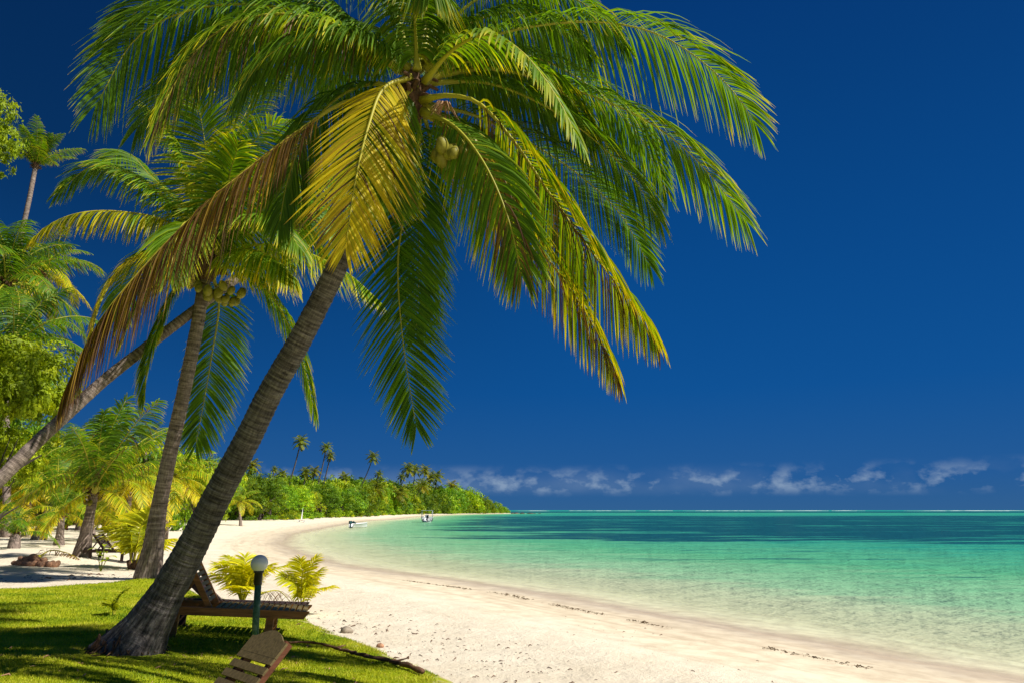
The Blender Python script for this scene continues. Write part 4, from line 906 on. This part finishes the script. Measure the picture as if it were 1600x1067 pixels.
# nearer broadleaf trees at left
YC = [crown_mesh('crown', 95, leaves=15000, size=.034, mat='yellow_leaf', tone0=.42, skirt=.9, nl=14), crown_mesh('crown', 96, leaves=4200, size=.045, mat='yellow_leaf', tone0=.5, skirt=.7, nl=10)]
def tree_px(px, D, top, wid_px, label, seed, crown, base=None):
    x_ = P(px, top + wid_px * .5, D)[0]; zt = P(px, top, D)[2]; z = gz(x_, D)[0]
    w = wid_px / F * D / 2 / .95; h = (zt - z) / .98; return tree(x_, D, h, w, label, seed, crown, hc=min(h, w * 1.55))
tree_px(6, 22, 515, 200, 'big round yellow green bush tree behind the long leaning trunk at left', 2, YC[0])
tree_px(-5, 25, 655, 120, 'yellowish shrub like tree under the long leaning trunk at the left edge', 4, YC[0])
tree_px(-55, 30, 150, 165, 'tree at the left edge showing only a yellowish tip beside the tall thin palm', 5, YC[0])
tree_px(300, 78, 722, 110, 'bright lime green tree between the two palm trunks behind the beach', 3, YC[1])
for i_, (px, D, top, wd, lb) in enumerate([(40, 58, 660, 190, 'dense green tree behind the small palms at the left edge'), (130, 62, 690, 170, 'leafy green tree right behind the bulging young palm'), (215, 66, 705, 150, 'green tree behind the slender palm trunk'),
                                          (255, 90, 690, 170, 'broad olive green tree topping the wood left of the big leaning trunk'), (-20, 50, 600, 170, 'tall green tree at the left edge behind the yellow green bush'), (330, 100, 702, 120, 'olive green tree just left of the big leaning trunk against the sky')]):
    tree_px(px, D, top, wd, lb, i_, CR[i_])

# --- slender distant palms above the wood
def far_palm_meshes(seed):
    rr = np.random.default_rng(seed); b = MB()
    for k in range(20):
        el = R(np.interp(k / 19, [0, .5, 1], [78, 25, -45])); a = k * 2.39996; c, s_ = math.cos(a), math.sin(a)
        pts = [np.array([q[0] * c, q[0] * s_, q[2]]) for q in arc_path(el, 2.7, R(85 if el > 0 else 40), 5)]
        frond_geo(b, pts, nleaf=20, segs=2, wid=.17, L=.85, droop=.8, tone=.10 + .28 * rr.random() + .2 * (k > 16), seed=seed * 50 + k, fold=False, rr=.04, t0=.1)
    return b.mesh('crown', [M['frond_far'], M['rachis']])
FPC = [far_palm_meshes(1), far_palm_meshes(2), far_palm_meshes(3)]
FP = [(470, 690, 452, 745, 120, 1.0, 'tallest palm above the wood, first right of the big leaning trunk'), (510, 699, 498, 750, 135, .8, 'left one of a close pair of palms above the wood'), (516, 712, 505, 752, 140, .7, 'right lower one of a close pair of palms above the wood'),
      (583, 714, 556, 765, 165, .95, 'lone palm with long slanting trunk in the middle of the wood'), (592, 741, 590, 765, 185, .7, 'short palm poking out just right of the lone slanting palm'), (638, 732, 614, 770, 215, 1.15, 'leftmost palm of the far cluster, leaning right'),
      (649, 734, 645, 770, 220, 1.0, 'second palm of the far cluster from the left'), (628, 745, 628, 770, 225, .75, 'small dark palm just left of the far cluster'), (664, 735, 662, 770, 235, 1.05, 'third palm of the far cluster from the left'), (673, 746, 671, 770, 240, 1.0, 'fourth palm of the far cluster, lower than its neighbours'),
      (683, 744, 680, 770, 245, 1.15, 'rightmost palm of the far cluster'), (662, 758, 634, 795, 200, 1.2, 'bright leaning palm in front of the wood below the far cluster'), (706, 760, 706, 775, 300, 1.2, 'isolated palm top between the far cluster and the headland'), (684, 766, 684, 780, 260, 1.15, 'palm top just below the rightmost palm of the far cluster'),
      (590, 762, 581, 796, 160, 1.35, 'large bright palm in front of the wood above the stern of the small dinghy'), (624, 772, 610, 796, 190, 1.4, 'broad palm between the two boats in front of the wood'), (429, 733, 428, 742, 110, .5, 'tiny palm top peeking over the wood near the big trunk'), (395, 728, 392, 750, 95, 1.0, 'bushy palm top right beside the big leaning trunk'), (440, 742, 440, 760, 120, .8, 'palm top in the wood left of the tallest palm'),
      (478, 738, 478, 760, 125, .9, 'palm top in the wood below the tallest palm'), (492, 736, 490, 760, 130, .8, 'palm top in the wood left of the close pair'), (538, 746, 536, 765, 150, .9, 'palm top in the wood right of the close pair')]
for i_, (cx, cy, bx, by, D, sc, lb) in enumerate(FP):
    ub = (bx - 800) / F / .985; Ds = np.linspace(60, 520, 1400); sdv = shore_d(ub * Ds, Ds); fo_ = np.interp(Ds, [50, 90, 130, 200, 330, 450], [26, 23, 15, 13, 14, 9]) + (1.0 if by > 785 else 9.0)
    iw = np.nonzero(sdv < 0)[0]; iw = iw[-1] if len(iw) and bx > 440 else 0; hit = np.nonzero(sdv[iw:] > fo_[iw:])[0]; D = float(Ds[iw + hit[0]]) if len(hit) else D
    C = P(cx, cy, D); B2 = np.array([ub * D, D + 1.5, 0]); B2[2] = gz(B2[0], B2[1])[0] - .2
    root = empty('palm_tree', B2, 0, lb, 'palm tree', 'distant palms above the wood')
    V = C - B2; b = MB(); trunk_geo(b, [np.zeros(3), V * .35 + np.array([-V[0] * .03, 0, 0]), V * .7 + np.array([V[0] * .02, 0, 0]), V], [.30, .22, .18, .16], n=8, step=.5, ring=.02, period=1.2, seed=i_); b.build('trunk', M['bark'], root)
    c = link('crown', FPC[i_ % 3], root, V); s_ = sc * (D / 120)**.7 * .72; c.scale = (s_, s_, s_); c.rotation_euler = (0, 0, i_ * 1.3)

# ------------------------------------------------------------------ loungers
def lounger(name, label, loc, rz, wood_m, slat_m, tilt=R(58), headboard=False, length=2.05, width=.68, group='wooden sun loungers', zh=.42):
    """local x: head (-) to foot (+)"""
    root = empty(name, loc, rz, label, 'sun lounger', group); hl = length / 2; hw = width / 2
    pv = -hl + .78                               # backrest hinge
    b = MB()
    for s in (-1, 1):
        # side rail with a raked foot end
        V = np.array([[-hl, -.022, -.05], [hl - .07, -.022, -.05], [hl, -.022, .035], [hl, -.022, .05], [-hl, -.022, .05]]); V2 = V.copy(); V2[:, 1] = .022
        VV = np.concatenate([V, V2]) + np.array([0, s * hw, zh - .05])
        b.add(VV, [np.array([[0, 1, 2, 3, 4]]), np.array([[9, 8, 7, 6, 5]]), np.array([[i, i + 5, (i + 1) % 5 + 5, (i + 1) % 5] for i in range(5)])])
    b.bar((-hl + .03, -hw + .024, zh - .055), (-hl + .03, hw - .024, zh - .055), .04, .08); b.bar((pv + .25, -hw + .024, zh - .07), (pv + .25, hw - .024, zh - .07), .04, .06)
    b.build('frame', wood_m, root, smooth=False)
    for xq in (-hl + .26, hl - .50):
        for s in (-1, 1):
            b = MB(); b.box((xq, s * (hw - .047), (zh - .055) / 2), (.10, .045, zh - .055)); b.box((xq, s * (hw - .047), .012), (.2, .09, .024)); b.build('leg', wood_m, root, smooth=False)
    b = MB(); n = 15; x0 = pv + .06; x1 = hl - .03
    for k in range(n):
        b.box((x0 + (x1 - x0) * (k + .5) / n, 0, zh - .005), ((x1 - x0) / n * .70, width - .046, .018))
    b.build('seat_slats', slat_m, root, smooth=False)
    bl = .80; ux, uz = -math.cos(tilt), math.sin(tilt)
    b = MB(); nx, nz = uz, -ux                    # seat-side normal of the backrest
    rot = np.stack([np.array([ux, 0, uz]), np.array([0, 1, 0]), np.cross([ux, 0, uz], [0, 1, 0])], 1); sgn = 1 if rot[0, 2] * nx + rot[2, 2] * nz > 0 else -1
    nb = 8 if headboard else 9
    for k in range(nb):
        f = .08 + (bl - .14) * (k + .5) / nb; c = np.array([pv + ux * f, 0, zh - .03 + uz * f]) + np.array([nx, 0, nz]) * (.048 if headboard else .016)
        if headboard and k == nb - 1:
            # arched head panel
            yy = np.linspace(-hw, hw, 15); top = .075 + .075 * np.clip(np.cos(yy / hw * np.pi * .62), 0, 1)
            A = np.stack([np.full(15, -.06), yy], 1); B_ = np.stack([top, yy], 1)
            pl = np.concatenate([np.concatenate([A, B_]), ]); V = []
            for off in (-.01, .01):
                for (u_, w_) in pl: V.append(c + np.array([ux, 0, uz]) * u_ + np.array([0, w_, 0]) + np.array([nx, 0, nz]) * off)
            V = np.array(V); Fq = []
            for q in range(14): Fq += [[q, q + 1, 16 + q, 15 + q], [30 + q, 45 + q, 46 + q, 31 + q], [15 + q, 16 + q, 46 + q, 45 + q], [q, 30 + q, 31 + q, q + 1]]
            Fq += [[0, 15, 45, 30], [14, 44, 59, 29]]
            b.add(V, np.array(Fq))
        else: b.box(c, ((bl - .14) / nb * (.70 if headboard else .66), width - (0 if headboard else .195), .018), rot)
    bo = b.build('backrest', slat_m, root, smooth=False)
    for s in (-1, 1):
        b = MB(); b.bar((pv, s * (hw - .075), zh - .03), (pv + ux * bl, s * (hw - .075), zh - .03 + uz * bl), .04, .075, up=(uz, 0, -ux)); b.build('back_rail', wood_m, bo, smooth=False)
    for s in (-1, 1):
        b = MB(); f = bl * .62; p1 = np.array([pv + ux * f, s * (hw - .13), zh - .03 + uz * f]); b.bar(p1, (pv + ux * f - .28, s * (hw - .13), zh - .06), .03, .045); b.build('prop', wood_m, root, smooth=False)
    return root
def place_on(x_, y_): return (x_, y_, gz(x_, y_)[0])
A0 = G(283, 999); B0 = G(441, 1009); mid_ = (A0 + B0) / 2; ax = B0 - A0; az = R(13)
nv = np.array([-math.sin(az), math.cos(az)])      # away from the camera
Lx = np.linalg.norm(ax[:2])
hdg = np.array([math.cos(az), math.sin(az)])
l1 = mid_[:2] - nv * .18 - hdg * .04
lo1 = lounger('sun_lounger', 'brown wooden sun lounger with raised backrest on the lawn right beside the green lamp post', place_on(*l1), az, M['wood'], M['wood_slat'], length=2.06, zh=.50); lo1.rotation_euler = (0, R(4.0), az)
l2 = l1 + nv * 1.30 - hdg * .12
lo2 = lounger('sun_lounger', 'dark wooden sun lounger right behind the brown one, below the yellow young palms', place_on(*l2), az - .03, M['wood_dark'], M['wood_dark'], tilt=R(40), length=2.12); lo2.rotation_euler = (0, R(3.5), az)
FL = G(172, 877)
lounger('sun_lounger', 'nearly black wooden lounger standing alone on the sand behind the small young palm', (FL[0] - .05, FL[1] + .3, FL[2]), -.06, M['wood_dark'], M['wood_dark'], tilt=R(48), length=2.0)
# nearest lounger, its back to the right: only the raised backrest shows
hd2 = np.array([.68, .73]); tl = P(410, 990, 6.1); tr_ = P(454, 1006, 5.65); ct = (tl + tr_) / 2
hx = (ct[:2]) - hd2 * (.80 * math.cos(R(47))); c2 = hx - hd2 * (2.05 / 2 - .78)
zg = gz(*c2)[0]
lounger('sun_lounger', 'nearest wooden lounger at the bottom edge, only its arched slatted backrest in view', (c2[0], c2[1], zg), math.atan2(-hd2[1], -hd2[0]), M['wood_red_shade'], M['wood_slat_shade'], tilt=R(47), headboard=True, width=.54, zh=float(ct[2] - zg - .80 * math.sin(R(47)) + .02))
# curved chair top at the very bottom
cb = G(182, 1150)
root = empty('garden_chair', cb, R(20), 'orange brown chair top just showing at the bottom edge below the palm foot', 'chair')
b = MB(); tz = P(184, 1064, cb[1])[2] - cb[2]
for k in range(5):
    y_ = -.09 + .045 * k; b.bar((0, y_, .1), (-.08, y_, tz - .02 - .02 * abs(k - 2)), .035, .018, up=(1, 0, 0))
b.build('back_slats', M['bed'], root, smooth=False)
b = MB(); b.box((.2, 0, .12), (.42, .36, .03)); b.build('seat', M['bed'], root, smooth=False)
for sx in (0, .4):
    for sy in (-.2, .2):
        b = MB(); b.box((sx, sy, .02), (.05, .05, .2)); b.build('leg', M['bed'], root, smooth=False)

# ------------------------------------------------------------------ lamp post
lp = G(396.5, 1028)
root = empty('lamp_post', lp, 0, 'short green lamp post with white globe standing in front of the brown lounger', 'lamp post')
zt = P(406, 866, lp[1])[2] - lp[2]; gr = 12.2 / F * lp[1] * 1.02
dxl = P(405.5, 878, lp[1])[0] - lp[0]
b = MB(); b.tube([(0, 0, -.05), (dxl * .5, 0, (zt - 2 * gr) * .5), (dxl * .9, 0, zt - 2 * gr - .05)], [.044, .042, .040], 16); b.build('pole', M['pole'], root)
b = MB(); b.lathe([(.0, -.16), (.046, -.16), (.05, -.15), (.05, -.02), (.062, -.012), (.062, .012), (0, .012)], 20, (dxl * .93, 0, zt - 2 * gr + .01)); b.build('collar', M['black'], root)
b = MB(); b.lathe([(gr * math.sin(t_), -gr * math.cos(t_)) for t_ in np.linspace(.02, np.pi - .001, 20)], 28, (dxl, 0, zt - gr)); b.build('globe', M['globe'], root)

# ------------------------------------------------------------------ beach things
HUSK = [nut_mesh('coconut_husk', .125, M['husk'], 40 + k) for k in range(3)]
r = np.random.default_rng(31); c0 = G(53, 884); k = 0
LAY = [(11, 1.5, 0.0, 0.09), (10, 1.3, .26, .09), (6, .9, .13, .20), (2, .4, .13, .27)]
HL = {0: 'brown coconut husk in the front row of the heap on the sand', 1: 'brown coconut husk in the back row of the heap on the sand', 2: 'brown coconut husk in the upper layer of the heap on the sand', 3: 'brown coconut husk at the very top of the heap on the sand'}
for li, (num, wd, dy, dz) in enumerate(LAY):
    for q in range(num):
        xx = (q - (num - 1) / 2) * wd / num - (.18 if li > 1 else 0) + r.normal(0, .035); yy = dy + r.normal(0, .05)
        o = link('coconut_husk', HUSK[k % 3]); o.location = [float(v) for v in (c0[0] + xx, c0[1] + yy, gz(c0[0] + xx, c0[1] + yy)[0] + dz - .01)]
        o.rotation_euler = (r.uniform(.3, 2.6), r.uniform(-.6, .6), r.uniform(0, 6)); s_ = r.uniform(.68, 1.0); o.scale = (s_, s_, s_)
        tag(o, HL[li], 'coconut husk', 'heap of coconut husks'); k += 1
def rock_mesh(name, seed, s, mat):
    r = np.random.default_rng(seed); m_, n = 8, 12; V = []
    for i in range(m_):
        ph = np.pi * i / (m_ - 1)
        for q in range(n):
            th = 2 * np.pi * q / n; rr_ = 1 + r.normal(0, .09) * math.sin(ph) + .12 * math.sin(3 * th + seed)
            V.append((s[0] * rr_ * math.sin(ph) * math.cos(th), s[1] * rr_ * math.sin(ph) * math.sin(th), s[2] * rr_ * math.cos(ph)))
    i = np.arange(m_ - 1)[:, None] * n; j = np.arange(n)[None, :]; j2 = (j + 1) % n; b = MB()
    b.add(V, np.stack([i + j, i + n + j, i + n + j2, i + j2], -1).reshape(-1, 4)); return b.mesh(name, M[mat])
rp_ = G(541, 988); o = link('rock', rock_mesh('rock', 1, (.11, .09, .07), 'rock'), None, rp_ + np.array([0, 0, .03])); tag(o, 'round greyish rock lying on the sand at the edge of the lawn', 'rock')
rp_ = G(594, 1011); o = link('rock', rock_mesh('rock', 4, (.06, .05, .04), 'husk'), None, rp_ + np.array([0, 0, .02])); tag(o, 'small reddish brown stone at the lawn edge nearer than the round rock', 'rock')
HUSK2 = rock_mesh('rock', 9, (1.0, .7, .32), 'darkrock'); r = np.random.default_rng(17)
for q in range(16):
    t_ = q / 15; xx = 1 + 18 * t_ + r.normal(0, 1.0); yy = 500 + r.normal(0, 5); o = link('rock', HUSK2, None, (xx, yy, .05)); s_ = r.uniform(.6, 1.5) * (1.3 - .7 * t_); o.scale = (s_ * 1.3, s_, s_ * 1.4); o.rotation_euler = (0, 0, r.uniform(0, 6))
    tag(o, 'dark rock at the waterline off the tip of the headland', 'rock', 'rocks off the headland tip')
# fallen branch on the lawn
bp = [G(*q) for q in [(448, 1008), (490, 1011), (530, 1019), (565, 1031), (600, 1036), (632, 1046), (660, 1055)]]
pts = catmull([q + np.array([0, 0, .045 + .02 * (i_ % 2)]) for i_, q in enumerate(bp)], 40); pts[:, :2] += np.random.default_rng(2).normal(0, .012, (40, 2))
b = MB(); b.tube(pts, np.linspace(.013, .032, 40) * (1 + .2 * np.sin(np.arange(40) * 1.7)), 9)
for i_, (k, dv) in enumerate([(12, (.12, .1, .02)), (22, (.1, -.12, .03)), (30, (.16, .12, .02))]): b.tube([pts[k], pts[k] + np.array(dv) * .6, pts[k] + np.array(dv)], [.016, .011, .005], 6)
tag(b.build('branch', M['driftwood']), 'long crooked brown branch lying across the lawn right of the loungers', 'branch')
b = MB(); dp = [G(405, 947) + np.array([0, 0, .25]), G(430, 946) + np.array([0, .1, .30]), G(452, 955) + np.array([0, 0, .2]), G(470, 964) + np.array([0, 0, .05])]
frond_geo(b, dp, nleaf=30, segs=4, wid=.016, L=.4, droop=1.3, tone=.95, t0=.02, seed=77, rr=.014, drycurl=.3, curl=.5)
tag(b.build('fallen_frond', [M['frond'], M['rachis']]), 'dead brown palm frond fallen behind the foot end of the loungers', 'palm frond')
b = MB(); dp = [G(60, 872) + np.array([0, 0, .05]), G(80, 866) + np.array([0, 0, .16]), G(105, 868) + np.array([0, 0, .10]), G(122, 874) + np.array([0, 0, .03])]
frond_geo(b, dp, nleaf=22, segs=3, wid=.04, L=.5, droop=1.0, tone=.9, t0=.05, seed=78, rr=.03)
tag(b.build('fallen_frond', [M['frond'], M['rachis']]), 'dry brown frond lying on the sand beside the heap of husks', 'palm frond')
# grey board and low wooden bench under the palms
gb = G(167, 826); root = empty('notice_board', gb, 0, 'small grey board standing under the palms behind the far lounger', 'board')
w_ = 12 / F * gb[1]; h_ = 18 / F * gb[1]
b = MB(); b.box((0, 0, .25 + h_ / 2), (w_, .05, h_)); b.build('panel', M['board'], root, smooth=False)
for s in (-1, 1): b = MB(); b.box((s * w_ * .4, .045, .3), (.06, .04, .62)); b.build('leg', M['wood_dark'], root, smooth=False)
def bench(p1, p2, label):
    a_ = G(*p1); b_ = G(*p2); c = (a_ + b_) / 2; v = b_ - a_; ln = np.linalg.norm(v[:2]); root = empty('bench', c, math.atan2(v[1], v[0]), label, 'bench')
    b = MB()
    for q in range(3): b.box((0, -.16 + .16 * q, .42), (ln, .14, .05))
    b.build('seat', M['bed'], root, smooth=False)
    for s in (-.42, 0, .42):
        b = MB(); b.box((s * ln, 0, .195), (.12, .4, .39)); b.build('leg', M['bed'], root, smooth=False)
bench((98, 827), (146, 826), 'long low wooden bench in the shade behind the bulging young palm')
bench((40, 836), (62, 833), 'low wooden bench under the dark leaning palm trunk at left')

# seaweed line and litter on the sand
def flakes(pts, num, spread, name, mat, label, smin, smax, seed, cat):
    r = np.random.default_rng(seed); b = MB(); pts = np.array([G(*q)[:2] for q in pts]); c = np.concatenate([[0], np.cumsum(np.linalg.norm(np.diff(pts, axis=0), axis=1))])
    s = r.uniform(0, c[-1], num * 3); s = s[vnoise(s * .9 + seed, s * 0) + .35 * vnoise(s * 4, s * 0 + 3) > .58][:num]; n = len(s)
    x_ = np.interp(s, c, pts[:, 0]) + r.normal(0, spread, n); y_ = np.interp(s, c, pts[:, 1]) + r.normal(0, spread, n); z_ = gz(x_, y_)
    for k in range(n):
        a = r.uniform(0, 3.14); l_ = r.uniform(smin, smax); l_ *= (.55 + 1.1 * r.random()**3); dv = np.array([math.cos(a), math.sin(a), 0]) * l_; c_ = np.array([x_[k], y_[k], z_[k] + .006])
        b.tube([c_ - dv, c_ + np.array([r.normal(0, l_ * .3), r.normal(0, l_ * .3), l_ * .35]), c_ + dv], [l_ * .12, l_ * .2, l_ * .08], 4)
    tag(b.build(name, M[mat], smooth=False), label, cat, kind='stuff')
flakes([(622, 905), (689, 914), (783, 927), (847, 941), (1011, 974), (1150, 1004), (1300, 1032), (1440, 1062), (1540, 1085)], 900, .085, 'seaweed', 'seaweed', 'thin broken line of brown seaweed along the wet sand', .006, .04, 5, 'seaweed')
flakes([(500, 960), (560, 985), (640, 1000), (720, 1020), (800, 1050), (860, 1090)], 420, .75, 'beach_litter', 'driftwood', 'scattered twigs and leaf scraps on the dry sand beside the lawn', .005, .04, 6, 'twigs')
flakes([(-100, 905), (60, 905), (200, 900)], 130, .8, 'beach_litter', 'driftwood', 'scattered leaf scraps on the sand beyond the lawn at left', .02, .07, 7, 'twigs')
flakes([(880, 960), (1000, 1000), (1150, 1050)], 60, .8, 'beach_litter', 'driftwood', 'few twigs on the smooth sand near the water', .01, .03, 8, 'twigs')
flakes([(60, 1000), (250, 1030), (450, 1030), (600, 1040)], 300, .9, 'leaf_litter', 'husk', 'small dead leaves scattered on the shaded lawn', .01, .034, 9, 'dead leaves')

# ------------------------------------------------------------------ boats
def hull_mesh(L_, beam, dep, mat):
    b = MB(); ns = 15; prof = []
    for i in range(ns):
        t_ = i / (ns - 1); w = beam / 2 * (1 - max(0, (t_ - .45) / .55)**2.2) * (.92 + .08 * min(1, t_ * 3)); sh = dep * (.92 + .30 * t_**2); kl = dep * .45 * max(0, (t_ - .55) / .45)**2
        x_ = (t_ - .5) * L_
        prof.append([(x_, 0, kl - .25 * dep), (x_, w * .55, kl - .12 * dep + .02), (x_, w * .9, .28 * dep + kl * .3), (x_, w, sh), (x_, w + .05, sh + .02), (x_, w + .05, sh + .06), (x_, max(w - .09, .0), sh + .06), (x_, max(w - .10, 0), .35 * dep), (x_, 0, .33 * dep)])
    for s in (1, -1):
        V = np.array(prof).reshape(-1, 3) * np.array([1, s, 1]); n = 9
        i = np.arange(ns - 1)[:, None] * n; j = np.arange(n - 1)[None, :]; Q = np.stack([i + j, i + n + j, i + n + j + 1, i + j + 1], -1).reshape(-1, 4)
        b.add(V, [Q if s > 0 else Q[:, ::-1], np.array([[0, 1, 2, 3, 6, 7, 8]])])
    return b.mesh('hull', mat)
def outboard(root, x_, z_, s=1.0, cowl='black'):
    b = MB(); b.box((x_ - .12 * s, 0, z_ + .30 * s), (.38 * s, .30 * s, .42 * s), bev=.07 * s); b.box((x_ - .12 * s, 0, z_ - .15 * s), (.16 * s, .10 * s, .55 * s), bev=.03); b.box((x_ - .16 * s, 0, z_ - .42 * s), (.34 * s, .05 * s, .05 * s))
    return b.build('outboard_motor', M[cowl], root, smooth=False)
p = Z0(561, 824); root = empty('dinghy', (p[0], p[1], 0.0), R(48), 'small white open dinghy with dark outboard afloat near the beach', 'boat')
link('hull', hull_mesh(2.9, 1.35, .62, M['white_paint']), root)
outboard(root, -1.45, .5, 1.05, 'teal')
for q in (-.6, .4): b = MB(); b.box((q, 0, .42), (.28, 1.15, .04)); b.build('seat', M['grey_paint'], root, smooth=False)
b = MB(); b.tube([(-1.1, .3, .75), (-1.0, .1, .85), (-.8, -.25, .7)], [.12, .16, .1], 8); b.build('cover', M['teal'], root)
p = Z0(667, 815); root = empty('motor_boat', (p[0], p[1], 0.0), R(99), 'white motor boat with canopy frame and black outboard seen from astern near the far beach', 'boat')
link('hull', hull_mesh(5.6, 2.6, 1.0, M['white_paint']), root); outboard(root, -2.85, .7, 1.5)
b = MB(); b.box((.9, 0, 1.25), (.5, .8, .7), bev=.06); b.build('console', M['white_paint'], root, smooth=False)
b = MB()
for sx in (-1.9, 1.1):
    for s in (-1, 1): b.tube([(sx, s * 1.15, .95), (sx, s * 1.15, 2.45)], .04, 8)
b.build('canopy_frame', M['grey_paint'], root)
b = MB(); b.box((-.4, 0, 2.5), (3.4, 2.55, .07), bev=.03); b.build('canopy', M['grey_paint'], root, smooth=False)
for s in (-1, 1): b = MB(); b.box((-2.45, s * .8, .95), (.35, .5, .35), bev=.05); b.build('seat', M['white_paint'], root, smooth=False)
# beached catamaran with its sail up
Ds = np.linspace(70, 300, 1200); uc = (487 - 800) / F / .985; sdv = shore_d(uc * Ds, Ds); iw = np.nonzero(sdv < 0)[0][-1]; hit = iw + np.nonzero(sdv[iw:] > 7.0)[0][0]; sx_, sy_ = uc * Ds[hit], Ds[hit]; print('cat', sx_, sy_)
root = empty('sailing_catamaran', place_on(sx_, sy_), R(100), 'beached catamaran with tall white and red sail at the edge of the far wood', 'sailboat')
for s in (-1, 1): h_ = link('hull', hull_mesh(4.6, .5, .42, M['white_paint']), root); h_.location = (0, s * 1.0, .15)
b = MB(); b.box((.1, 0, .62), (1.7, 2.1, .04)); b.build('trampoline', M['black'], root, smooth=False)
b = MB(); b.tube([(.7, 0, .5), (.62, 0, 5.6)], .06, 8); b.build('mast', M['grey_paint'], root)
def sail(tri, mat, name):
    b = MB(); a_, b_, c_ = [np.array(q, float) for q in tri]; n = 8; V = []; 
    for off in (0, .02):
        for i in range(n + 1):
            for j in range(n + 1):
                u_, v_ = i / n, j / n * (1 - i / n); pt = a_ * u_ + (b_ * (1 - v_ / max(1e-6, 1 - u_)) + c_ * (v_ / max(1e-6, 1 - u_))) * (1 - u_) if u_ < 1 else a_
                V.append(pt + np.array([0, .22 * math.sin(math.pi * j / n) * (1 - u_) + off, 0]))
    n1 = n + 1; i = np.arange(n)[:, None] * n1; j = np.arange(n)[None]; Q = np.stack([i + j, i + j + 1, i + n1 + j + 1, i + n1 + j], -1).reshape(-1, 4)
    b.add(np.array(V), [Q, Q[:, ::-1] + n1 * n1]); b.build(name, M[mat], root)
root.scale = (.45, .45, .45)
sail([(.60, 0, 5.5), (.6, 0, .95), (-1.3, .25, .95)], 'sail', 'mainsail'); sail([(.72, .02, 4.2), (1.9, .1, .7), (.8, .1, .9)], 'red', 'jib')

# surf breaking on the far reef
r = np.random.default_rng(41); b = MB()
for q in range(60):
    yy = r.uniform(1900, 2300); xx = yy * r.uniform(.03, .75); xx = yy * r.choice([.14, .28, .33, .4, .46, .62, .7]) + r.normal(0, 90) if q < 64 else xx
    ln = r.uniform(14, 60); hh_ = r.uniform(.15, .8); n = 9; t_ = np.linspace(-1, 1, n)
    pts = np.stack([xx + t_ * ln, yy + r.normal(0, 2, n), hh_ * .25 + 0 * t_], 1); b.tube(pts, hh_ * (1 - t_**2).clip(.08, 1)**.5 * r.uniform(.6, 1.2, n), 6)
tag(b.build('surf', M['foam']), 'thin white line of surf breaking on the reef at the horizon', 'surf', kind='stuff')
print('trees', NTREE, 'objects', len(bpy.data.objects))
